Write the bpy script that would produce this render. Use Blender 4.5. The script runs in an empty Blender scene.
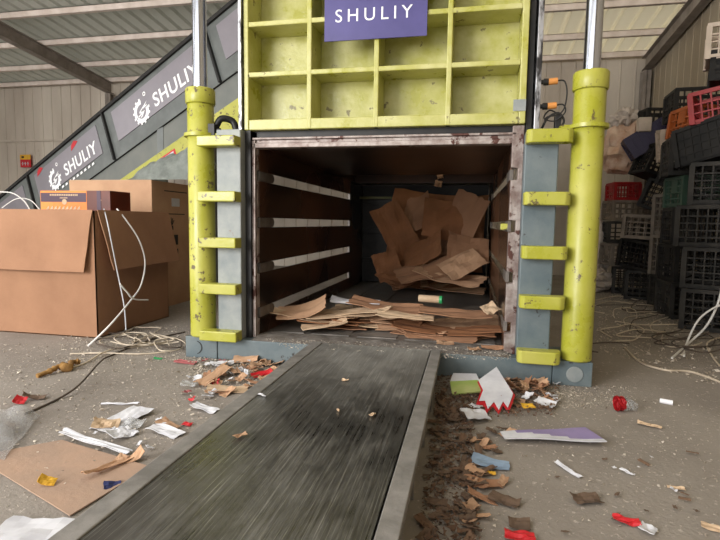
import bpy, bmesh, math, random
from mathutils import Vector, Matrix, Euler, noise
random.seed(7)
SC = bpy.context.scene
COL = SC.collection
# ------------------------------------------------------------ camera
CAM = Vector((.53, -2.945, .85)); FPX = 511.5
yaw, pitch, roll = .2091, .0929, .0145
fw = Vector((-math.sin(yaw)*math.cos(pitch), math.cos(yaw)*math.cos(pitch), -math.sin(pitch)))
rt = Vector((math.cos(yaw), math.sin(yaw), 0)); up = rt.cross(fw)
rt = rt*math.cos(roll) + up*math.sin(roll); up = rt.cross(fw)
cd = bpy.data.cameras.new('camera'); cam = bpy.data.objects.new('camera', cd); COL.objects.link(cam)
M3 = Matrix((rt, up, -fw)).transposed()
cam.matrix_world = Matrix.Translation(CAM) @ M3.to_4x4()
cd.sensor_width = 36; cd.lens = FPX/720*36; cd.clip_start = .02; cd.clip_end = 200
SC.camera = cam
# ------------------------------------------------------------ world, daylight, exposure
SC.view_settings.view_transform = 'Standard'; SC.view_settings.look = 'None'
SC.view_settings.gamma = 1; SC.view_settings.use_curve_mapping = False
SC.view_settings.exposure = 0.0
W = bpy.data.worlds.new('sky'); SC.world = W; W.use_nodes = True
bg = W.node_tree.nodes['Background']; bg.inputs[0].default_value = (1, .985, .965, 1); bg.inputs[1].default_value = 2.3
def area(loc, target, sx, sy, power, color=(1, 1, 1)):
    l = bpy.data.lights.new('doorway_daylight', 'AREA'); l.shape = 'RECTANGLE'; l.size = sx; l.size_y = sy
    l.energy = power; l.color = color
    o = bpy.data.objects.new('doorway_daylight', l); COL.objects.link(o)
    o.location = loc; o.rotation_euler = (Vector(target)-Vector(loc)).to_track_quat('-Z', 'Y').to_euler()
    return o
area((-4.2, -6.2, 2.3), (0, 0, .9), 3.2, 2.8, 500, (1, .98, .955))

# ------------------------------------------------------------ helpers
def at(px, py, z=None, y=None, x=None, d=None):
    r = fw + rt*((px-360)/FPX) - up*((py-270)/FPX)
    if z is not None: t = (z-CAM.z)/r.z
    elif y is not None: t = (y-CAM.y)/r.y
    elif x is not None: t = (x-CAM.x)/r.x
    else: t = d
    return CAM + r*t
def tag(o, label=None, cat=None, group=None, kind=None):
    if label: o['label'] = label
    if cat: o['category'] = cat
    if group: o['group'] = group
    if kind: o['kind'] = kind
    return o
WL = {}
def empty(name, loc, label, cat, group=None):
    o = bpy.data.objects.new(name, None); COL.objects.link(o); o.location = loc
    o.empty_display_size = .1
    WL[o.name] = Vector(loc)
    return tag(o, label, cat, group)
def obj(name, bm, mats, parent=None, bevel=0, smooth=False, origin=None, recalc=True):
    if recalc: bmesh.ops.recalc_face_normals(bm, faces=bm.faces)
    w = WL[parent.name] if parent else Vector((0, 0, 0))
    if origin is not None: my = Vector(origin)
    elif parent: my = w
    else:
        co = [v.co for v in bm.verts]
        my = Vector((sum(c.x for c in co)/len(co), sum(c.y for c in co)/len(co), min(c.z for c in co)))
    for v in bm.verts: v.co -= my
    me = bpy.data.meshes.new(name); bm.to_mesh(me); bm.free()
    for m in (mats if isinstance(mats, (list, tuple)) else [mats]): me.materials.append(m)
    if smooth:
        for p in me.polygons: p.use_smooth = True
        me.set_sharp_from_angle(angle=math.radians(40))
    o = bpy.data.objects.new(name, me); COL.objects.link(o); o.location = my-w
    if parent: o.parent = parent
    WL[o.name] = my
    if bevel:
        b = o.modifiers.new('bevel', 'BEVEL'); b.width = bevel; b.segments = 2; b.limit_method = 'ANGLE'
    return o
def box(bm, x0, x1, y0, y1, z0, z1, mi=0, M=None):
    vs = [bm.verts.new((x, y, z)) for x in (x0, x1) for y in (y0, y1) for z in (z0, z1)]
    if M:
        for v in vs: v.co = M @ v.co
    for f in ((0, 1, 3, 2), (4, 6, 7, 5), (0, 4, 5, 1), (2, 3, 7, 6), (0, 2, 6, 4), (1, 5, 7, 3)):
        bm.faces.new([vs[i] for i in f]).material_index = mi
    return vs
def prism(bm, poly, a, b, axis='y', mi=0, M=None):
    def P(p, t):
        v = Vector((p[0], t, p[1])) if axis == 'y' else Vector((p[0], p[1], t)) if axis == 'z' else Vector((t, p[0], p[1]))
        return M @ v if M else v
    A = [bm.verts.new(P(p, a)) for p in poly]; B = [bm.verts.new(P(p, b)) for p in poly]
    n = len(poly)
    bm.faces.new(A).material_index = mi; bm.faces.new(B[::-1]).material_index = mi
    for i in range(n):
        bm.faces.new((A[i], B[i], B[(i+1) % n], A[(i+1) % n])).material_index = mi
def tube(bm, pts, r, seg=10, mi=0, cap=True, rs=None):
    pts = [Vector(p) for p in pts]; rings = []
    prev = None
    for i, p in enumerate(pts):
        d = (pts[min(i+1, len(pts)-1)]-pts[max(i-1, 0)]).normalized()
        if prev is None:
            a = Vector((0, 0, 1)) if abs(d.z) < .9 else Vector((1, 0, 0))
            n = d.cross(a).normalized()
        else:
            n = (prev - d*prev.dot(d))
            n = n.normalized() if n.length > 1e-6 else d.orthogonal().normalized()
        prev = n; b = d.cross(n); rr = rs[i] if rs else r
        rings.append([bm.verts.new(p+(n*math.cos(2*math.pi*k/seg)+b*math.sin(2*math.pi*k/seg))*rr) for k in range(seg)])
    for i in range(len(rings)-1):
        for k in range(seg):
            bm.faces.new((rings[i][k], rings[i][(k+1) % seg], rings[i+1][(k+1) % seg], rings[i+1][k])).material_index = mi
    if cap:
        bm.faces.new(rings[0][::-1]).material_index = mi; bm.faces.new(rings[-1]).material_index = mi
def lathe(bm, cx, cy, prof, seg=40, mi=0):
    rings = [[bm.verts.new((cx+r*math.cos(2*math.pi*k/seg), cy+r*math.sin(2*math.pi*k/seg), z)) for k in range(seg)] for r, z in prof]
    for i in range(len(rings)-1):
        for k in range(seg):
            bm.faces.new((rings[i][k], rings[i][(k+1) % seg], rings[i+1][(k+1) % seg], rings[i+1][k])).material_index = mi
    bm.faces.new(rings[0][::-1]); bm.faces.new(rings[-1])
def smooth_path(pts, n=6):
    pts = [Vector(p) for p in pts]; out = []
    for i in range(len(pts)-1):
        p0, p1, p2, p3 = pts[max(i-1, 0)], pts[i], pts[i+1], pts[min(i+2, len(pts)-1)]
        for k in range(n):
            t = k/n
            out.append(.5*((2*p1)+(p2-p0)*t+(2*p0-5*p1+4*p2-p3)*t*t+(3*p1-p0-3*p2+p3)*t**3))
    out.append(pts[-1]); return out
def text_bm(s, size, M, depth=.002, mi=0, spacing=1.0, bold=0.0):
    c = bpy.data.curves.new('lettering', 'FONT'); c.body = s; c.size = size; c.extrude = depth; c.space_character = spacing
    c.offset = bold; c.resolution_u = 6
    t = bpy.data.objects.new('lettering', c); COL.objects.link(t)
    bpy.context.view_layer.update()
    me = bpy.data.meshes.new_from_object(t.evaluated_get(bpy.context.evaluated_depsgraph_get()))
    bm = bmesh.new(); bm.from_mesh(me)
    bpy.data.objects.remove(t); bpy.data.curves.remove(c); bpy.data.meshes.remove(me)
    for v in bm.verts: v.co = M @ v.co
    for f in bm.faces: f.material_index = mi
    return bm
def basis(o, ex, ez):
    ex = Vector(ex).normalized(); ez = Vector(ez); ez = (ez-ex*ez.dot(ex)).normalized(); ey = ez.cross(ex)
    m = Matrix((ex, ey, ez)).transposed().to_4x4(); return Matrix.Translation(Vector(o)) @ m
# ------------------------------------------------------------ materials
def L(c):
    return tuple(((v/255)/12.92 if v/255 <= .04045 else ((v/255+.055)/1.055)**2.4) for v in c)+(1,)
def mat(name, c1, c2=None, scale=6, rough=.6, metal=0, c3=None, chip=.0, chipscale=14, bump=0, bscale=40, stretch=(1, 1, 1),
        rough2=None, lo=.35, hi=.65, alpha=1, trans=0, spec=.5, coat=0, detail=6):
    m = bpy.data.materials.new(name); m.use_nodes = True; nt = m.node_tree; N = nt.nodes; K = nt.links
    b = N['Principled BSDF']; b.inputs['Roughness'].default_value = rough; b.inputs['Metallic'].default_value = metal
    b.inputs['Base Color'].default_value = L(c1); b.inputs['Alpha'].default_value = alpha
    b.inputs['Transmission Weight'].default_value = trans; b.inputs['Specular IOR Level'].default_value = spec
    b.inputs['Coat Weight'].default_value = coat; b.inputs['Coat Roughness'].default_value = .15
    tc = N.new('ShaderNodeTexCoord'); mp = N.new('ShaderNodeMapping'); mp.inputs['Scale'].default_value = stretch
    K.new(tc.outputs['Object'], mp.inputs[0])
    def nz(s, d=detail, r=.6):
        n = N.new('ShaderNodeTexNoise'); n.inputs['Scale'].default_value = s; n.inputs['Detail'].default_value = d
        n.inputs['Roughness'].default_value = r; K.new(mp.outputs[0], n.inputs['Vector']); return n
    def ramp(src, a, c, ca, cb):
        r = N.new('ShaderNodeValToRGB'); r.color_ramp.elements[0].position = a; r.color_ramp.elements[1].position = c
        r.color_ramp.elements[0].color = ca; r.color_ramp.elements[1].color = cb; K.new(src, r.inputs[0]); return r
    col = None
    if c2:
        n = nz(scale); r = ramp(n.outputs['Fac'], lo, hi, L(c1), L(c2)); col = r.outputs[0]
        if rough2 is not None:
            q = ramp(n.outputs['Fac'], lo, hi, (rough,)*3+(1,), (rough2,)*3+(1,)); K.new(q.outputs[0], b.inputs['Roughness'])
    if c3:
        n = nz(chipscale, 8, .65); r = ramp(n.outputs['Fac'], chip, chip+.03, (0, 0, 0, 1), (1, 1, 1, 1))
        mx = N.new('ShaderNodeMix'); mx.data_type = 'RGBA'; K.new(r.outputs[0], mx.inputs[0])
        if col: K.new(col, mx.inputs[6])
        else: mx.inputs[6].default_value = L(c1)
        mx.inputs[7].default_value = L(c3); col = mx.outputs[2]
    if col: K.new(col, b.inputs['Base Color'])
    if bump:
        n = nz(bscale, 5, .6); bp = N.new('ShaderNodeBump'); bp.inputs['Strength'].default_value = bump; bp.inputs['Distance'].default_value = .01
        K.new(n.outputs['Fac'], bp.inputs['Height']); K.new(bp.outputs[0], b.inputs['Normal'])
    return m
M_lime = mat('lime_paint', (160, 160, 46), (180, 177, 84), 3.5, .24, c3=(96, 84, 52), chip=.60, chipscale=19, bump=.2, bscale=22, rough2=.5)
M_limedoor = mat('lime_door_paint', (162, 160, 62), (192, 189, 128), 6, .24, c3=(120, 112, 70), chip=.63, chipscale=12, bump=.35, bscale=14, rough2=.5)
M_grey = mat('blue_grey_paint', (84, 98, 104), (108, 118, 120), 5, .5, c3=(52, 46, 42), chip=.63, chipscale=9, bump=.2, bscale=30)
M_greyrust = mat('worn_grey_paint', (122, 130, 132), (150, 154, 152), 7, .55, c3=(124, 74, 56), chip=.66, chipscale=5, bump=.2, bscale=30)
M_steel = mat('dark_steel', (40, 31, 26), (112, 76, 54), 1.1, .22, .45, lo=.42, hi=.62, rough2=.35, detail=1.5, bump=.1, bscale=18)  # brown blotches paint in cardboard reflected on the chamber walls
M_floorsteel = mat('chamber_floor_steel', (92, 90, 87), (146, 140, 134), 5, .28, .4, rough2=.55, bump=.1)
M_rust = mat('rusty_steel', (118, 100, 94), (168, 158, 152), 14, .5, .35, c3=(80, 48, 40), chip=.57, chipscale=10, bump=.4, bscale=40)
M_blackpaint = mat('black_steel', (24, 24, 25), (40, 38, 36), 8, .5, .3)
M_scratched = mat('scratched_rail', (60, 58, 58), (175, 175, 178), 26, .35, .8, stretch=(1, 1, .35), lo=.42, hi=.55)
M_slotedge = mat('slot_edge_steel', (120, 114, 108), (90, 84, 78), 12, .5, .3)
M_chrome = mat('chrome_rod', (190, 195, 205), None, rough=.16, metal=1)
M_dust = mat('dusty_concrete_grit', (128, 122, 116), (96, 88, 80), 18, .95, bump=.6, bscale=60)
M_sign = mat('indigo_sign', (62, 56, 112), (76, 70, 128), 3, .35)
M_white = mat('white_vinyl', (232, 232, 236), None, rough=.5)
M_bright = mat('bright_white_vinyl', (250, 250, 250), None, rough=.6)
M_silver = mat('silver_vinyl', (196, 198, 202), None, rough=.5)
M_cpanel = mat('conveyor_panel', (144, 139, 145), (132, 128, 134), 2, .35, .2)
M_cframe = mat('conveyor_frame', (112, 116, 114), (96, 100, 98), 5, .45, .2)
M_cdark = mat('conveyor_dark', (104, 108, 104), (116, 118, 112), 4, .5, .1)
M_rubber = mat('black_rubber', (26, 25, 25), (40, 38, 36), 10, .8)
M_card = mat('cardboard', (160, 119, 90), (146, 107, 80), 3, .85, bump=.1, bscale=60)
M_card2 = mat('pale_cardboard', (192, 154, 122), (178, 140, 110), 4, .85, bump=.1)
M_carddark = mat('brown_cardboard', (146, 98, 64), (126, 84, 54), 4, .85, bump=.1)
M_cardtorn = mat('torn_cardboard', (176, 142, 112), (144, 110, 84), 16, .9, bump=.3)
M_cardlight = mat('light_kraft_paper', (204, 178, 148), (186, 158, 128), 9, .9)
M_cardshred = mat('shaded_brown_shred', (104, 84, 68), (84, 68, 56), 12, .95)  # browns darkened to paint in shade beside the table; also plain dark scraps
M_cardshred2 = mat('shaded_brown_cardboard', (118, 92, 72), (92, 72, 58), 14, .95)  # second shade-darkened brown, for the table litter and strewn scraps
M_carddusty = mat('dusty_floor_cardboard', (172, 142, 120), (156, 132, 114), 5, .95, bump=.2)
M_ceil = mat('chamber_roof_steel', (74, 50, 36), (44, 32, 26), 3, .35, .6)  # rusty brown that also paints in the cardboard's reflection overhead
M_olive = mat('grimy_olive_paint', (84, 84, 34), (60, 56, 30), 6, .6)
M_paper = mat('white_paper', (214, 214, 218), (190, 190, 196), 8, .8)
M_bluepaper = mat('blue_grey_paper', (150, 172, 196), (120, 140, 164), 8, .7)
M_red = mat('red_plastic', (200, 34, 44), (176, 26, 36), 8, .45)
M_yellow = mat('yellow_paper', (224, 176, 52), (200, 150, 40), 9, .6)
M_pink = mat('pink_card', (170, 96, 96), (150, 80, 84), 8, .8)
M_green = mat('green_plastic', (52, 160, 96), None, rough=.4)
M_palegreen = mat('pale_green_print', (150, 178, 84), (190, 196, 130), 6, .6)
M_purple = mat('lilac_print', (148, 132, 176), (128, 116, 160), 6, .5)
M_navy = mat('navy_plastic', (36, 44, 90), None, rough=.5)
M_orange = mat('orange_print', (232, 140, 60), (220, 120, 44), 5, .5)
M_darkpurple = mat('dark_plum_print', (66, 40, 60), None, rough=.4)
M_maroon = mat('maroon_print', (110, 48, 28), (86, 36, 22), 5, .35)
M_film = mat('clear_plastic_film', (170, 172, 172), (200, 200, 200), 6, .25, alpha=.42, bump=.5, bscale=12)
M_tarp = mat('grey_dusty_tarp', (180, 186, 180), (146, 152, 146), 10, .85, bump=.6, bscale=14)
M_crate = mat('black_crate_plastic', (34, 34, 33), (62, 59, 55), 6, .65, spec=.35)
M_cratedk = mat('deep_black_crate_plastic', (25, 25, 25), (44, 42, 40), 6, .65, spec=.35)
M_crategrey = mat('grey_crate_plastic', (112, 104, 96), (136, 126, 116), 6, .6)
M_cratebeige = mat('beige_crate_plastic', (140, 126, 112), (112, 100, 88), 6, .6)
M_cratewhite = mat('cream_crate_plastic', (222, 206, 190), (200, 184, 168), 6, .55)
M_crateorange = mat('orange_crate_plastic', (186, 98, 40), (160, 80, 34), 6, .5)
M_cratered = mat('red_crate_plastic', (168, 18, 20), (146, 14, 18), 6, .45)
M_cratepurple = mat('indigo_crate_plastic', (52, 46, 78), None, rough=.5)
M_crategreen = mat('green_crate_plastic', (58, 84, 70), None, rough=.5)
M_wire = mat('beige_strap', (208, 194, 174), (176, 162, 142), 9, .6)
M_wirewhite = mat('white_strap', (222, 220, 216), None, rough=.4)
M_wiredark = mat('dusty_brown_wire', (88, 76, 66), (66, 56, 48), 9, .8)
M_brownbag = mat('brown_plastic_bag', (200, 152, 122), (230, 204, 182), 8, .35, bump=.8, bscale=9)
M_whitebag = mat('white_plastic_bag', (214, 202, 192), (180, 166, 154), 8, .45, bump=.8, bscale=12)
M_sack = mat('pale_woven_sack', (232, 222, 212), (206, 194, 182), 8, .6, bump=.8, bscale=12)
M_sensor = mat('orange_sensor', (206, 138, 72), None, rough=.4)
M_rag = mat('ochre_rag', (168, 128, 70), (128, 94, 52), 14, .9, bump=.6)
M_roof = mat('roof_sheet', (176, 176, 170), (166, 166, 160), .6, .55, .1)
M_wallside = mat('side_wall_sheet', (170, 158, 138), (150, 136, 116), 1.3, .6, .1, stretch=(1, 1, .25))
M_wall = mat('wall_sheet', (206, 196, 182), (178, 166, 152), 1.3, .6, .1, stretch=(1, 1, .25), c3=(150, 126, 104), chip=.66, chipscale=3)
M_purlin = mat('purlin_steel', (226, 212, 202), (204, 188, 176), 5, .6)
M_rafter = mat('rafter_steel', (150, 140, 130), (124, 114, 104), 5, .7)
# concrete floor
def floor_mat():
    m = mat('concrete_floor', (146, 138, 129), (126, 118, 110), 1.6, .88, c3=(176, 166, 156), chip=.6, chipscale=40, bump=.35, bscale=70)
    return m
M_floor = floor_mat()
def make_translucent(m, col, fac):   # thin weathered sheets let some daylight through
    nt = m.node_tree; N = nt.nodes; out = N['Material Output']; p = N['Principled BSDF']
    t = N.new('ShaderNodeBsdfTranslucent'); t.inputs[0].default_value = L(col)
    mx = N.new('ShaderNodeMixShader'); mx.inputs[0].default_value = fac
    nt.links.new(p.outputs[0], mx.inputs[1]); nt.links.new(t.outputs[0], mx.inputs[2]); nt.links.new(mx.outputs[0], out.inputs[0])
make_translucent(M_roof, (200, 200, 180), .06)
M_roofcream = mat('cream_roof_sheet', (214, 206, 184), (200, 190, 168), .6, .5)
make_translucent(M_roofcream, (220, 210, 180), .22)
# table steel : brushed streaks along its length, dusty patches
def table_mat():
    m = bpy.data.materials.new('polished_table_steel'); m.use_nodes = True; nt = m.node_tree; N = nt.nodes; K = nt.links
    b = N['Principled BSDF']; b.inputs['Metallic'].default_value = .85
    tc = N.new('ShaderNodeTexCoord')
    def nz(sc, s, d=6, r=.6):
        mp = N.new('ShaderNodeMapping'); mp.inputs['Scale'].default_value = sc; K.new(tc.outputs['Object'], mp.inputs[0])
        mp.inputs['Rotation'].default_value = (0, 0, -.12)
        n = N.new('ShaderNodeTexNoise'); n.inputs['Scale'].default_value = s; n.inputs['Detail'].default_value = d; n.inputs['Roughness'].default_value = r
        K.new(mp.outputs[0], n.inputs['Vector']); return n.outputs['Fac']
    streak = nz((26, .9, 1), 4); patch = nz((1, .6, 1), 1.5, 6, .7); fine = nz((110, 2.5, 1), 3)
    def math_(op, a, c, clamp=False):
        q = N.new('ShaderNodeMath'); q.operation = op; q.use_clamp = clamp
        for i, v in enumerate((a, c)):
            if isinstance(v, (int, float)): q.inputs[i].default_value = v
            else: K.new(v, q.inputs[i])
        return q.outputs[0]
    # dust gathers towards the press end (y near 0)
    sp = N.new('ShaderNodeSeparateXYZ'); K.new(tc.outputs['Object'], sp.inputs[0])
    mr = N.new('ShaderNodeMapRange'); K.new(sp.outputs['Y'], mr.inputs[0])
    mr.inputs[1].default_value = -.2; mr.inputs[2].default_value = 1.25; mr.inputs[3].default_value = -.06; mr.inputs[4].default_value = .2
    s = math_('ADD', math_('MULTIPLY', streak, .26), math_('MULTIPLY', patch, .74))
    s = math_('ADD', s, mr.outputs[0]); s = math_('ADD', s, math_('MULTIPLY', math_('SUBTRACT', fine, .5), .16))
    r = N.new('ShaderNodeValToRGB'); K.new(s, r.inputs[0])
    r.color_ramp.elements[0].position = .40; r.color_ramp.elements[0].color = (0, 0, 0, 1)
    r.color_ramp.elements[1].position = .84; r.color_ramp.elements[1].color = (1, 1, 1, 1)
    mx = N.new('ShaderNodeMix'); mx.data_type = 'RGBA'; K.new(r.outputs[0], mx.inputs[0])
    mx.inputs[6].default_value = L((100, 99, 95)); mx.inputs[7].default_value = L((164, 162, 156))
    scr = nz((85, 1.1, 1), 2.4, 4, .7); sr = N.new('ShaderNodeValToRGB'); K.new(scr, sr.inputs[0])
    sr.color_ramp.elements[0].position = .55; sr.color_ramp.elements[0].color = (0, 0, 0, 1)
    sr.color_ramp.elements[1].position = .66; sr.color_ramp.elements[1].color = (.6, .6, .6, 1)
    m2 = N.new('ShaderNodeMix'); m2.data_type = 'RGBA'; K.new(sr.outputs[0], m2.inputs[0]); K.new(mx.outputs[2], m2.inputs[6])
    m2.inputs[7].default_value = L((188, 186, 180)); K.new(m2.outputs[2], b.inputs['Base Color'])
    rr = N.new('ShaderNodeMapRange'); K.new(r.outputs[0], rr.inputs[0]); rr.inputs[3].default_value = .26; rr.inputs[4].default_value = .75
    K.new(rr.outputs[0], b.inputs['Roughness'])
    me_ = N.new('ShaderNodeMapRange'); K.new(r.outputs[0], me_.inputs[0]); me_.inputs[3].default_value = .9; me_.inputs[4].default_value = .2
    K.new(me_.outputs[0], b.inputs['Metallic'])
    bp = N.new('ShaderNodeBump'); bp.inputs['Strength'].default_value = .12; bp.inputs['Distance'].default_value = .004
    K.new(fine, bp.inputs['Height']); K.new(bp.outputs[0], b.inputs['Normal'])
    return m
M_table = table_mat()

# ------------------------------------------------------------ the setting
XR, XL, YB, YF, EAVE, SL = 3.25, -9.8, 6.25, -7.5, 3.6, .105
bm = bmesh.new(); box(bm, XL-.1, XR+.1, -9, YB+.1, -.2, 0)
tag(obj('floor', bm, M_floor), kind='structure')
def corrugated(bm, a, b, fn=None, pitch_=.23, rib=.028, gap=.05, flip=1):
    # profile running from a to b; fn(u, h, end) -> point ; h is the rib height
    n = int((b-a)/pitch_); us = []
    for i in range(n+1):
        u = a+i*pitch_
        us += [(u, 0), (u+pitch_-gap, 0), (u+pitch_-gap*.75, rib), (u+pitch_-gap*.25, rib)]
    us = [q for q in us if q[0] <= b]
    p0 = [bm.verts.new(fn(u, h, 0)) for u, h in us]; p1 = [bm.verts.new(fn(u, h, 1)) for u, h in us]
    for i in range(len(us)-1): bm.faces.new((p0[i], p0[i+1], p1[i+1], p1[i]))
bm = bmesh.new(); corrugated(bm, XL, XR+.3, rib=.014, gap=.03, fn=lambda u, h, e: (u, YB+.04-h, 0 if e == 0 else EAVE+.015))
tag(obj('wall_back', bm, M_wall, recalc=False), kind='structure')
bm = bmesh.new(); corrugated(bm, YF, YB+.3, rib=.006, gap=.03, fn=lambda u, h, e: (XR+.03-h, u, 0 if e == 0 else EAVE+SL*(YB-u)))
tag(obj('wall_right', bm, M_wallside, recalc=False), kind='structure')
bm = bmesh.new(); corrugated(bm, 1.5, YB+.04, lambda u, h, e: (XL-.03+h, u, 0 if e == 0 else EAVE+SL*(YB-u)))
tag(obj('wall_left', bm, M_wall, recalc=False), kind='structure')
for nm_, xa_, xb_, rm_ in (('ceiling', XL-.1, -.5, M_roof), ('ceiling_cream_bay', -.5, XR+.15, M_roofcream)):
  bm = bmesh.new()
  for ya, yb_ in (((YB+.12, -.4), (-4.6, YF)) if nm_ == 'ceiling' else ((YB+.12, YF),)):   # the unseen gap between is added to let in more daylight
    corrugated(bm, xa_, xb_, lambda u, h, e: (u, ya if e == 0 else yb_, EAVE+.01+h+SL*(YB-(ya if e == 0 else yb_))), rib=.05, gap=.075)
  tag(obj('ceiling', bm, rm_, recalc=False), kind='structure')
bm = bmesh.new(); corrugated(bm, 1.2, XR+.1, lambda u, h, e: (u, YF+h, 0 if e == 0 else EAVE+SL*(YB-YF)))  # unseen wall piece, added to hold daylight off the right side
tag(obj('wall_front_light_block', bm, M_wall, recalc=False), kind='structure')
def zr(y): return EAVE+SL*(YB-y)
k = 0
for y in (6.14, 5.42, 4.55, 3.68, 2.8, 1.9, 1.0, .1, -.8, -1.7, -2.6, -3.5, -4.4, -5.3, -6.2, -7.1):
    k += 1; bm = bmesh.new(); z = zr(y)
    box(bm, XL, XR, y-.03, y+.03, z-.012, z-.004); box(bm, XL, XR, y-.03, y-.024, z-.085, z-.004); box(bm, XL, XR, y-.03, y+.03, z-.09, z-.084)
    tag(obj('trim_%d' % k, bm, M_purlin), kind='structure')
for x in (-6.5, 3.18, -9.7):
    k += 1; bm = bmesh.new(); w = .05
    for (za, zb, ww) in ((-.1, -.09, .06), (-.3, -.29, .06), (-.3, -.1, .006)):
        vs = []
        for y in (YB-.05, YF):
            for dx in (-ww, ww):
                for dz in (za, zb): vs.append(bm.verts.new((x+dx, y, zr(y)+dz)))
        for f in ((0, 1, 3, 2), (4, 6, 7, 5), (0, 4, 5, 1), (2, 3, 7, 6), (0, 2, 6, 4), (1, 5, 7, 3)): bm.faces.new([vs[i] for i in f])
    tag(obj('trim_%d' % k, bm, M_rafter), kind='structure')
    k += 1; bm = bmesh.new()
    for (a, b, c, d) in ((x-.06, x+.06, YB-.16, YB-.15), (x-.06, x+.06, YB-.02, YB-.01), (x-.005, x+.005, YB-.16, YB-.01)):
        box(bm, a, b, c, d, 0, zr(YB)-.3)
    tag(obj('trim_%d' % k, bm, M_rafter), kind='structure')
for z in (1.15, 2.45):
    k += 1; bm = bmesh.new(); box(bm, XL, XR, YB-.01, YB+.004, z-.02, z+.02)
    tag(obj('trim_%d' % k, bm, M_wall), kind='structure')

# ------------------------------------------------------------ the baling press
P = empty('baling_press', (0, 0, 0), 'huge lime green and grey baling press with raised ribbed door and open chamber', 'machine')
bm = bmesh.new(); box(bm, -1.172, -.96, -.115, .22, 0, .132); box(bm, .99, 1.188, -.115, .22, 0, .132)
box(bm, -.957, .987, -.112, .3, 0, .129)
base = obj('base_beam', bm, M_grey, P, .004)
bm = bmesh.new()
tube(bm, [(1.1, -.121, .064), (1.1, -.113, .064)], .042, 28)
obj('pin', bm, M_greyrust, base, .002)
bm = bmesh.new()
a = [(-1.1+.042*math.cos(t), .066+.042*math.sin(t)) for t in [math.radians(-80+i*16) for i in range(11)]]
b = [(-1.115+.05*math.cos(t), .066+.042*math.sin(t)) for t in [math.radians(80-i*16) for i in range(11)]]
prism(bm, a+b[1:-1], -.1165, -.113)
obj('pin_hole', bm, M_blackpaint, base)
# dusty grit lying along the sill
bm = bmesh.new()
nx, ny = 70, 8; g = {}
for i in range(nx+1):
    for j in range(ny+1):
        x = -.74+1.5*i/nx; y = -.11+.26*j/ny
        e = min(j, ny-j)/ny*2
        g[i, j] = bm.verts.new((x, y, .128+(.004+.016*noise.noise((x*9, y*14, 3))+.012)*(e**.5)))
for i in range(nx):
    for j in range(ny): bm.faces.new((g[i, j], g[i+1, j], g[i+1, j+1], g[i, j+1]))
obj('sill_dust', bm, M_dust, P, smooth=True, recalc=False)
# chamber plates
def plates(sx):
    out = []
    zs = [.129, .277, .557, .84, 1.123, 1.30]; h = .03
    bm = bmesh.new()
    x0, x1 = (-.754, -.74) if sx < 0 else (.74, .754)
    for i in range(5):
        za = zs[i]+(h if i else 0); zb = zs[i+1]-(h if i < 4 else 0)
        box(bm, x0, x1, .03, 2.5, za, zb)
    box(bm, x0, x1, 2.5, 4.0, .129, 1.3)
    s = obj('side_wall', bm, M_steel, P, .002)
    for z in zs[1:5]:
        bm = bmesh.new()
        # rounded slot ends and tab
        xi = x0+.001 if sx < 0 else x1-.001
        box(bm, x0-.004, x1+.004, 2.45, 2.505, z-.036, z+.036); obj('slot_tab', bm, M_slotedge, s, .001); bm = bmesh.new()
        prof = [(.03, z-h)]+[(.22+.05*math.cos(t), z+h*math.sin(t)*1.0) for t in [math.radians(-90+22.5*i) for i in range(9)]]+[(.03, z+h)]
        prism(bm, prof, x0-.003, x1+.003, axis='x')
        obj('slot_end', bm, M_slotedge, s, .001)
    return s
plates(-1); plates(1)
bm = bmesh.new(); box(bm, -.78, .78, -.0, 4.0, .10, .1295)
for i in range(5): box(bm, -.74+.3*i, -.735+.3*i+.24, .16, 3.9, .1295, .134)
obj('chamber_floor', bm, M_floorsteel, P)
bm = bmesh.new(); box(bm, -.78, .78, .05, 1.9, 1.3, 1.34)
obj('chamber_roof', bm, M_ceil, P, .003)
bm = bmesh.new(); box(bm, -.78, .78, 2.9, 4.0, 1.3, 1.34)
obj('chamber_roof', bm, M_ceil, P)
bm = bmesh.new(); box(bm, -.73, .73, 3.1, 3.3, .14, 1.29)
for z in (.4, .75, 1.1): box(bm, -.73, .73, 3.07, 3.1, z-.03, z+.03)
obj('ram_plate', bm, M_blackpaint, P, .004)
bm = bmesh.new(); box(bm, -.72, .72, 2.86, 2.9, 1.12, 1.145)
obj('ram_edge_strip', bm, M_olive, P)
bm = bmesh.new()   # hopper above the chamber, fed by the conveyor
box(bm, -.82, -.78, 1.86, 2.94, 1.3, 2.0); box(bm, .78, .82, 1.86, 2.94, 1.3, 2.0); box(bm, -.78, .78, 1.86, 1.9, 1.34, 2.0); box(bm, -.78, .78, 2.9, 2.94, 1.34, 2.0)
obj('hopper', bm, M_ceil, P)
# frame round the mouth
bm = bmesh.new()
notch = [1.123, .84, .557, .277]
pts = [(.74, .13)]
for z in notch[::-1]: pts += [(.74, z-.035), (.775, z-.03), (.775, z+.03), (.74, z+.035)]
pts += [(.74, 1.38), (.80, 1.38), (.80, .13)]
prism(bm, pts, -.03, .03)
obj('right_jamb', bm, M_rust, P, .003)
bm = bmesh.new(); prism(bm, [(-x, z) for x, z in pts], 0.0, .03); 
box(bm, -.752, -.742, -.03, .0, .13, 1.33); box(bm, -.765, -.756, -.022, .0, .13, 1.33)
obj('left_jamb', bm, M_rust, P, .002)
bm = bmesh.new(); box(bm, -.80, -.766, -.04, .0, .13, 1.39)
obj('jamb_cover', bm, M_blackpaint, P)
bm = bmesh.new(); box(bm, -.76, .74, -.03, .05, 1.285, 1.312); box(bm, -.76, .76, -.015, .05, 1.312, 1.332); box(bm, -.76, .76, -.03, .05, 1.332, 1.345)
obj('lintel', bm, M_rust, P, .003)
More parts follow.
